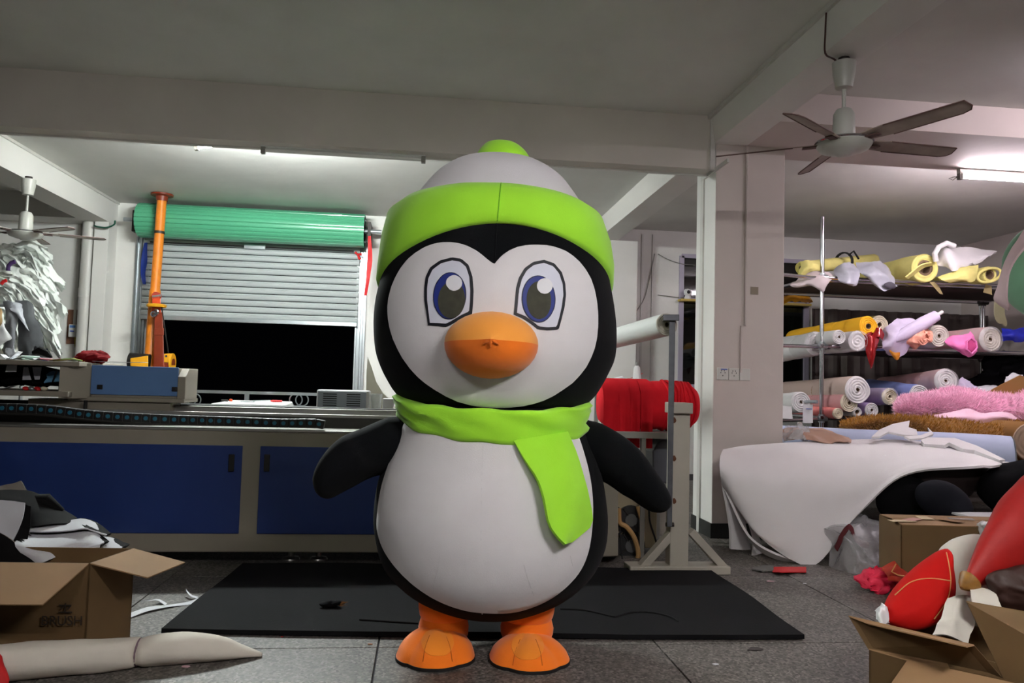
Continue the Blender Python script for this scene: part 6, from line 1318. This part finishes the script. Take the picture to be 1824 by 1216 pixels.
# green costume piece hanging at the right edge
grn = mat('green plush', (112, 158, 126), .9, sheen=.2, vary=.06); lin_m = mat('pale lining', (208, 180, 184), .8, vary=.05)
gc = P(1856, 484, Y=4.3); s = (gc - EYE).dot(FWD) / FPX
t = thing('green_costume_piece', 'green plush costume piece with pale lining hanging at right edge', 'costume', gc - Vector((0, 0, .5)))
part('green_shell', MB().blob(gc, (66 * s, .2, 86 * s), 32, 20, amp=.08, freq=3, seed=3), grn, t)
part('pale_lining', MB().sheet(pg([[(1838, 392, 4.3), (1850, 400, 4.2)], [(1803, 436, 4.2), (1830, 430, 4.06)], [(1786, 474, 4.2), (1800, 474, 4.12)], [(1778, 505, 4.2), (1793, 512, 4.12)], [(1771, 530, 4.22), (1796, 545, 4.14)], [(1780, 542, 4.25), (1797, 552, 4.2)]], 10, 20, .01, 4), .012), lin_m, t, ang=70)
part('hanging_strip', MB().sheet(pg([[(1774, 535, 4.46), (1790, 540, 4.46)], [(1772, 555, 4.44), (1790, 560, 4.44)], [(1776, 572, 4.44), (1794, 576, 4.44)], [(1784, 576, 4.44), (1792, 580, 4.44)]], 6, 12, .01, 6), .008), mat('cream strip', (196, 180, 150), .8), t, ang=70)
part('hanging_cord', MB().tube([gc + Vector((.05, 0, .1)), Vector((gc.x + .05, gc.y, CEIL))], .006, 8), wcloth, t)

# ------------------------------------------------------------------ left rear: film bundle, hung cloth, clutter on the gantry
film_w = mat('milky white film', (224, 228, 224), .35, vary=.06, vscale=5)
FYL = 8.9
t = thing('film_bundle', 'big billowing bundle of milky white plastic film at the left', 'plastic', P(40, 660, Y=FYL))
part('film_core', MB().blob(P(15, 540, Y=FYL + .15), (.46, .3, .55), 40, 28, amp=.4, freq=5, seed=9), film_w, t, ang=80)
R = random.Random(11); fb = MB()
for k in range(120):
    x0, y0 = R.uniform(-60, 50), R.uniform(438, 545); ln = R.uniform(50, 105); a = R.uniform(.1, .75) + (y0 - 440) / 260
    d0 = FYL - R.uniform(.12, .42); wd = R.uniform(4, 13); rows = []
    ex, ey = min(x0 + ln * math.cos(a), R.uniform(96, 120) - max(0, (480 - y0) * .5)), y0 + ln * math.sin(a) + 12
    for j in range(7):
        f = j / 6; cx = x0 + (ex - x0) * f; cy2 = y0 + (ey - y0) * f - 16 * math.sin(PI * f) ; ww = wd * (.35 + .9 * math.sin(PI * (.15 + .7 * f)))
        rows.append([P(cx - math.sin(a) * ww * g_, cy2 + math.cos(a) * ww * g_, Y=d0 - .10 * (1 - abs(g_)) + .05 * f) for g_ in (-1, -.5, 0, .5, 1)])
    gg = surf(rows, 9, 13)
    for r in gg:
        for p in r: p += noise.turbulence_vector(p * 13 + Vector((k, 0, 0)), 3, False) * .035
    fb.sheet(gg, .003)
part('film_folds', fb, film_w, t, kind='stuff', ang=80)
part('purple_tie', MB().tube([P(x, y, Y=8.35) for x, y in ((14, 482), (15, 474), (20, 468), (27, 466))], .022, 8, flat=.5), mat('purple tie', (74, 48, 100), .7), t)
part('red_tie', MB().tube([P(x, y, Y=8.35) for x, y in ((2, 506), (6, 501), (12, 499))], .018, 8, flat=.5), rb, t)
HY2 = 7.7
rl0, rl1 = P(-90, 540, Y=HY2), P(58, 532, Y=HY2)
t = thing('clothes_rail', 'steel rail hung with cloth pieces at the left edge', 'rail', (rl0.x + .3, HY2, 0))
part('bar', MB().tube([rl0, Vector((rl1.x, HY2, rl0.z))], .016, 10), steel, t)
for x in (rl0.x, rl1.x - .06): part('post', MB().tube([(x, HY2 + .02, 0), (x, HY2 + .02, rl0.z)], .016, 10), steel, t)
for x in (rl0.x, rl1.x - .06): part('foot', MB().box((x - .03, HY2 - .2, 0), (x + .03, HY2 + .25, .02)), steel, t, smooth=False)
gcol = [('dark grey cloth', (84, 86, 90)), ('mid grey cloth', (126, 128, 134)), ('silver cloth', (172, 174, 182)), ('tan cloth', (176, 146, 104)), ('white felt', (206, 206, 208)), ('black cloth strip', (28, 28, 32))]
for k, (lab, ci, rows) in enumerate((
    ('dark grey fur cloth hanging rightmost on the rail', 0, [[(28, 533, 7.68), (48, 536, 7.66), (62, 552, 7.66)], [(30, 570, 7.6), (50, 572, 7.58), (70, 580, 7.6)], [(32, 610, 7.6), (50, 612, 7.58), (78, 606, 7.6)], [(34, 634, 7.6), (52, 640, 7.58), (78, 634, 7.6)]]),
    ('silver cloth draped over the dark grey cloth', 2, [[(12, 534, 7.64), (26, 535, 7.62), (40, 544, 7.62)], [(18, 550, 7.56), (34, 556, 7.54), (44, 566, 7.55)], [(26, 558, 7.55), (40, 572, 7.53), (52, 592, 7.55)]]),
    ('mid grey cloth hanging second from the right', 1, [[(6, 538, 7.62), (18, 538, 7.6), (28, 546, 7.6)], [(8, 570, 7.55), (20, 570, 7.53), (32, 574, 7.54)], [(8, 620, 7.55), (20, 620, 7.53), (28, 600, 7.54)]]),
    ('white felt triangle hanging at the left edge', 4, [[(-20, 560, 7.5), (4, 572, 7.5), (10, 580, 7.5)], [(-20, 600, 7.46), (6, 598, 7.45), (20, 600, 7.46)], [(-20, 628, 7.46), (-4, 622, 7.45), (4, 614, 7.46)]]),
    ('tan and white curved strip at the left edge', 3, [[(-20, 548, 7.52), (-4, 548, 7.5), (4, 556, 7.5)], [(-20, 570, 7.48), (-4, 572, 7.46), (6, 574, 7.47)], [(-20, 586, 7.48), (-6, 584, 7.46), (2, 580, 7.47)]]),
    ('silver strip hanging low between grey cloths', 2, [[(12, 606, 7.55), (26, 606, 7.54)], [(12, 625, 7.53), (27, 625, 7.52)], [(14, 642, 7.53), (28, 642, 7.52)]]),
    ('black cloth strip beside the blue cloth', 5, [[(56, 616, 7.6), (66, 618, 7.58), (80, 628, 7.6)], [(58, 630, 7.58), (70, 632, 7.56), (92, 640, 7.58)]]))):
    g_ = pg(rows, 12, 14, .02, 7, k); single('hanging_cloth', lab, 'cloth', MB().sheet(g_, .006), mat(gcol[ci][0], gcol[ci][1], .9, vary=.15, vscale=12), 'cloth on the left rail', ang=70)
single('blue_cloth_strip', 'narrow blue cloth strip hanging below the film bundle', 'cloth', MB().sheet(pg([[(78, 592, 8.75), (88, 592, 8.75)], [(75, 625, 8.6), (85, 627, 8.6)], [(72, 648, 8.6), (82, 650, 8.6)]], 5, 8, .02, 6), .006), mat('navy cloth', (52, 70, 140), .8))
zu = SHZ1 + .017; zl = SHZ0 + .017
def on(px, py, z): return P(px, py, Z=z)
def flat_paper(label, px, Yd, z, w_, d_, rot, m, curl=.03):
    c = Vector((P(px, 640, Y=Yd).x, Yd, z)); rows = []
    for j in range(5):
        rows.append([])
        for i in range(7):
            x, y = (i / 6 - .5) * w_, (j / 4 - .5) * d_
            rows[-1].append(c + Vector((x * math.cos(rot) - y * math.sin(rot), x * math.sin(rot) + y * math.cos(rot), .003 + curl * abs(i / 6 - .4) ** 1.5)))
    return single('paper_sheet', label, 'paper', MB().sheet(rows, .002), m)
pk = mat('printed pink paper', (208, 120, 130), .6); bl = mat('light blue paper', (124, 186, 226), .6)
flat_paper('white paper curling up on the gantry shelf, leftmost', 20, 5.6, zu, .10, .2, .3, paper, .12)
flat_paper('white paper second from left on the gantry shelf', 40, 5.62, zu, .12, .18, -.2, paper, .06)
flat_paper('pale green paper in the middle of the gantry shelf', 62, 5.6, zu, .1, .2, .1, mat('pale green paper', (176, 204, 186), .6), .02)
flat_paper('pinkish printed paper on the gantry shelf', 90, 5.58, zu, .12, .2, .4, pk, .03)
flat_paper('small white paper right of the pink print', 76, 5.52, zu, .05, .12, -.3, paper, .03)
single('black_tool_strap', 'black strap curled on the gantry shelf', 'strap', MB().tube([P(x, y, Y=5.95) for x, y in ((58, 628), (70, 624), (84, 630), (92, 637))], [.012, .03, .025, .01], 8), FK)
for k, (lab, m_, dy) in enumerate((('green wire lying on the gantry shelf', mat('green wire', (96, 120, 60), .5), 0), ('yellow wire lying beside the green wire', mat('yellow wire', (180, 160, 50), .5), .05), ('brown wire lying behind the yellow wire', mat('brown wire', (70, 40, 38), .5), .1))):
    x = [P(px, 640, Y=5.6).x for px in (98, 112, 128, 146)]
    single('loose_wire', lab, 'wire', MB().tube([Vector((x[0], 5.52 + dy, zu + .004)), Vector((x[1], 5.55 + dy, zu + .012)), Vector((x[2], 5.58 + dy, zu + .02)), Vector((x[3], 5.6 + dy, zu + .006))], .005, 6), m_)
rx = P(166, 640, Y=5.72).x
cc = MB().blob((rx, 5.72, zu + .035), (.10, .08, .045), 30, 18, amp=.55, freq=12, seed=4, ridge=True)
single('red_rag', 'crumpled dark red rag on the gantry by the blue cover', 'rag', cc, mat('dark red rag', (112, 6, 12), .9, spec=.2), ang=75)
flat_paper('white paper edge lying on top of the gantry cover', 215, GY + .06, g(163, 646).z + .006, .34, .1, -.03, paper, .01)
# between the shelf plates
bundle('light_blue_sheet', 'light blue plastic sheet between the gantry shelves', 'sheet', [[(86, 664, 5.75), (106, 658, 5.7), (130, 656, 5.7)], [(84, 672, 5.65), (106, 668, 5.6), (130, 666, 5.62)], [(80, 679, 5.62), (108, 678, 5.58), (130, 670, 5.6)]], bl, seed=31, crumple=.02, nu=12, nv=8)
flat_paper('white printed slip on the lower gantry shelf', 62, 5.6, zl, .09, .14, .5, bl, .04)
flat_paper('white paper at the left end of the lower shelf', 8, 5.6, zl, .12, .14, .2, paper, .04)
for k, (lab, rows, m_) in enumerate((('white paper hanging between shelves, left one', [[(12, 650, 5.6), (30, 650, 5.6)], [(9, 662, 5.6), (29, 662, 5.6)]], paper), ('grey white strip hanging between shelves, middle one', [[(42, 654, 5.7), (50, 654, 5.7)], [(40, 676, 5.7), (56, 676, 5.7)]], FW), ('grey white strip hanging between shelves, right one', [[(58, 654, 5.7), (74, 654, 5.7)], [(62, 676, 5.7), (70, 676, 5.7)]], FW))):
    single('hanging_paper', lab, 'paper', MB().sheet(pg(rows, 4, 5, .004, 8), .003), m_)
xx = P(60, 690, Y=5.9).x
single('black_parts_heap', 'heap of black tools and cables on the lower gantry shelf', 'tools', MB().blob((xx - .1, 5.95, zl + .09), (.42, .2, .07), 36, 18, amp=.5, freq=10, seed=8), FK)
single('brown_crate', 'dark brown crate on the lower shelf by the gantry end', 'box', MB().box((P(104, 690, Y=5.75).x, 5.75, zl), (P(127, 690, Y=5.75).x, 5.95, zl + .10)), mat('dark crate', (48, 36, 30), .7), smooth=False)
for k in range(4):
    x = P(45 + k * 11, 690, Y=5.52).x
    single('small_part', ['red plastic part leftmost on the lower shelf', 'grey metal part next to the red plastic part', 'second red plastic part on the lower shelf', 'small tan part on the lower shelf'][k], 'part', MB().blob((x, 5.52, zl + .012), (.022, .02, .014), 14, 8, amp=.4, freq=30, seed=k), [rb, steel, rb, CREAM][k])
single('black_cable', 'black cable looping between the gantry shelves', 'cable', MB().tube([cat1([P(94, 680, Y=5.6), P(100, 664, Y=5.58), P(104, 659, Y=5.58), P(110, 668, Y=5.58), P(114, 678, Y=5.6)], i / 14) for i in range(15)], .006, 6), black_pl)
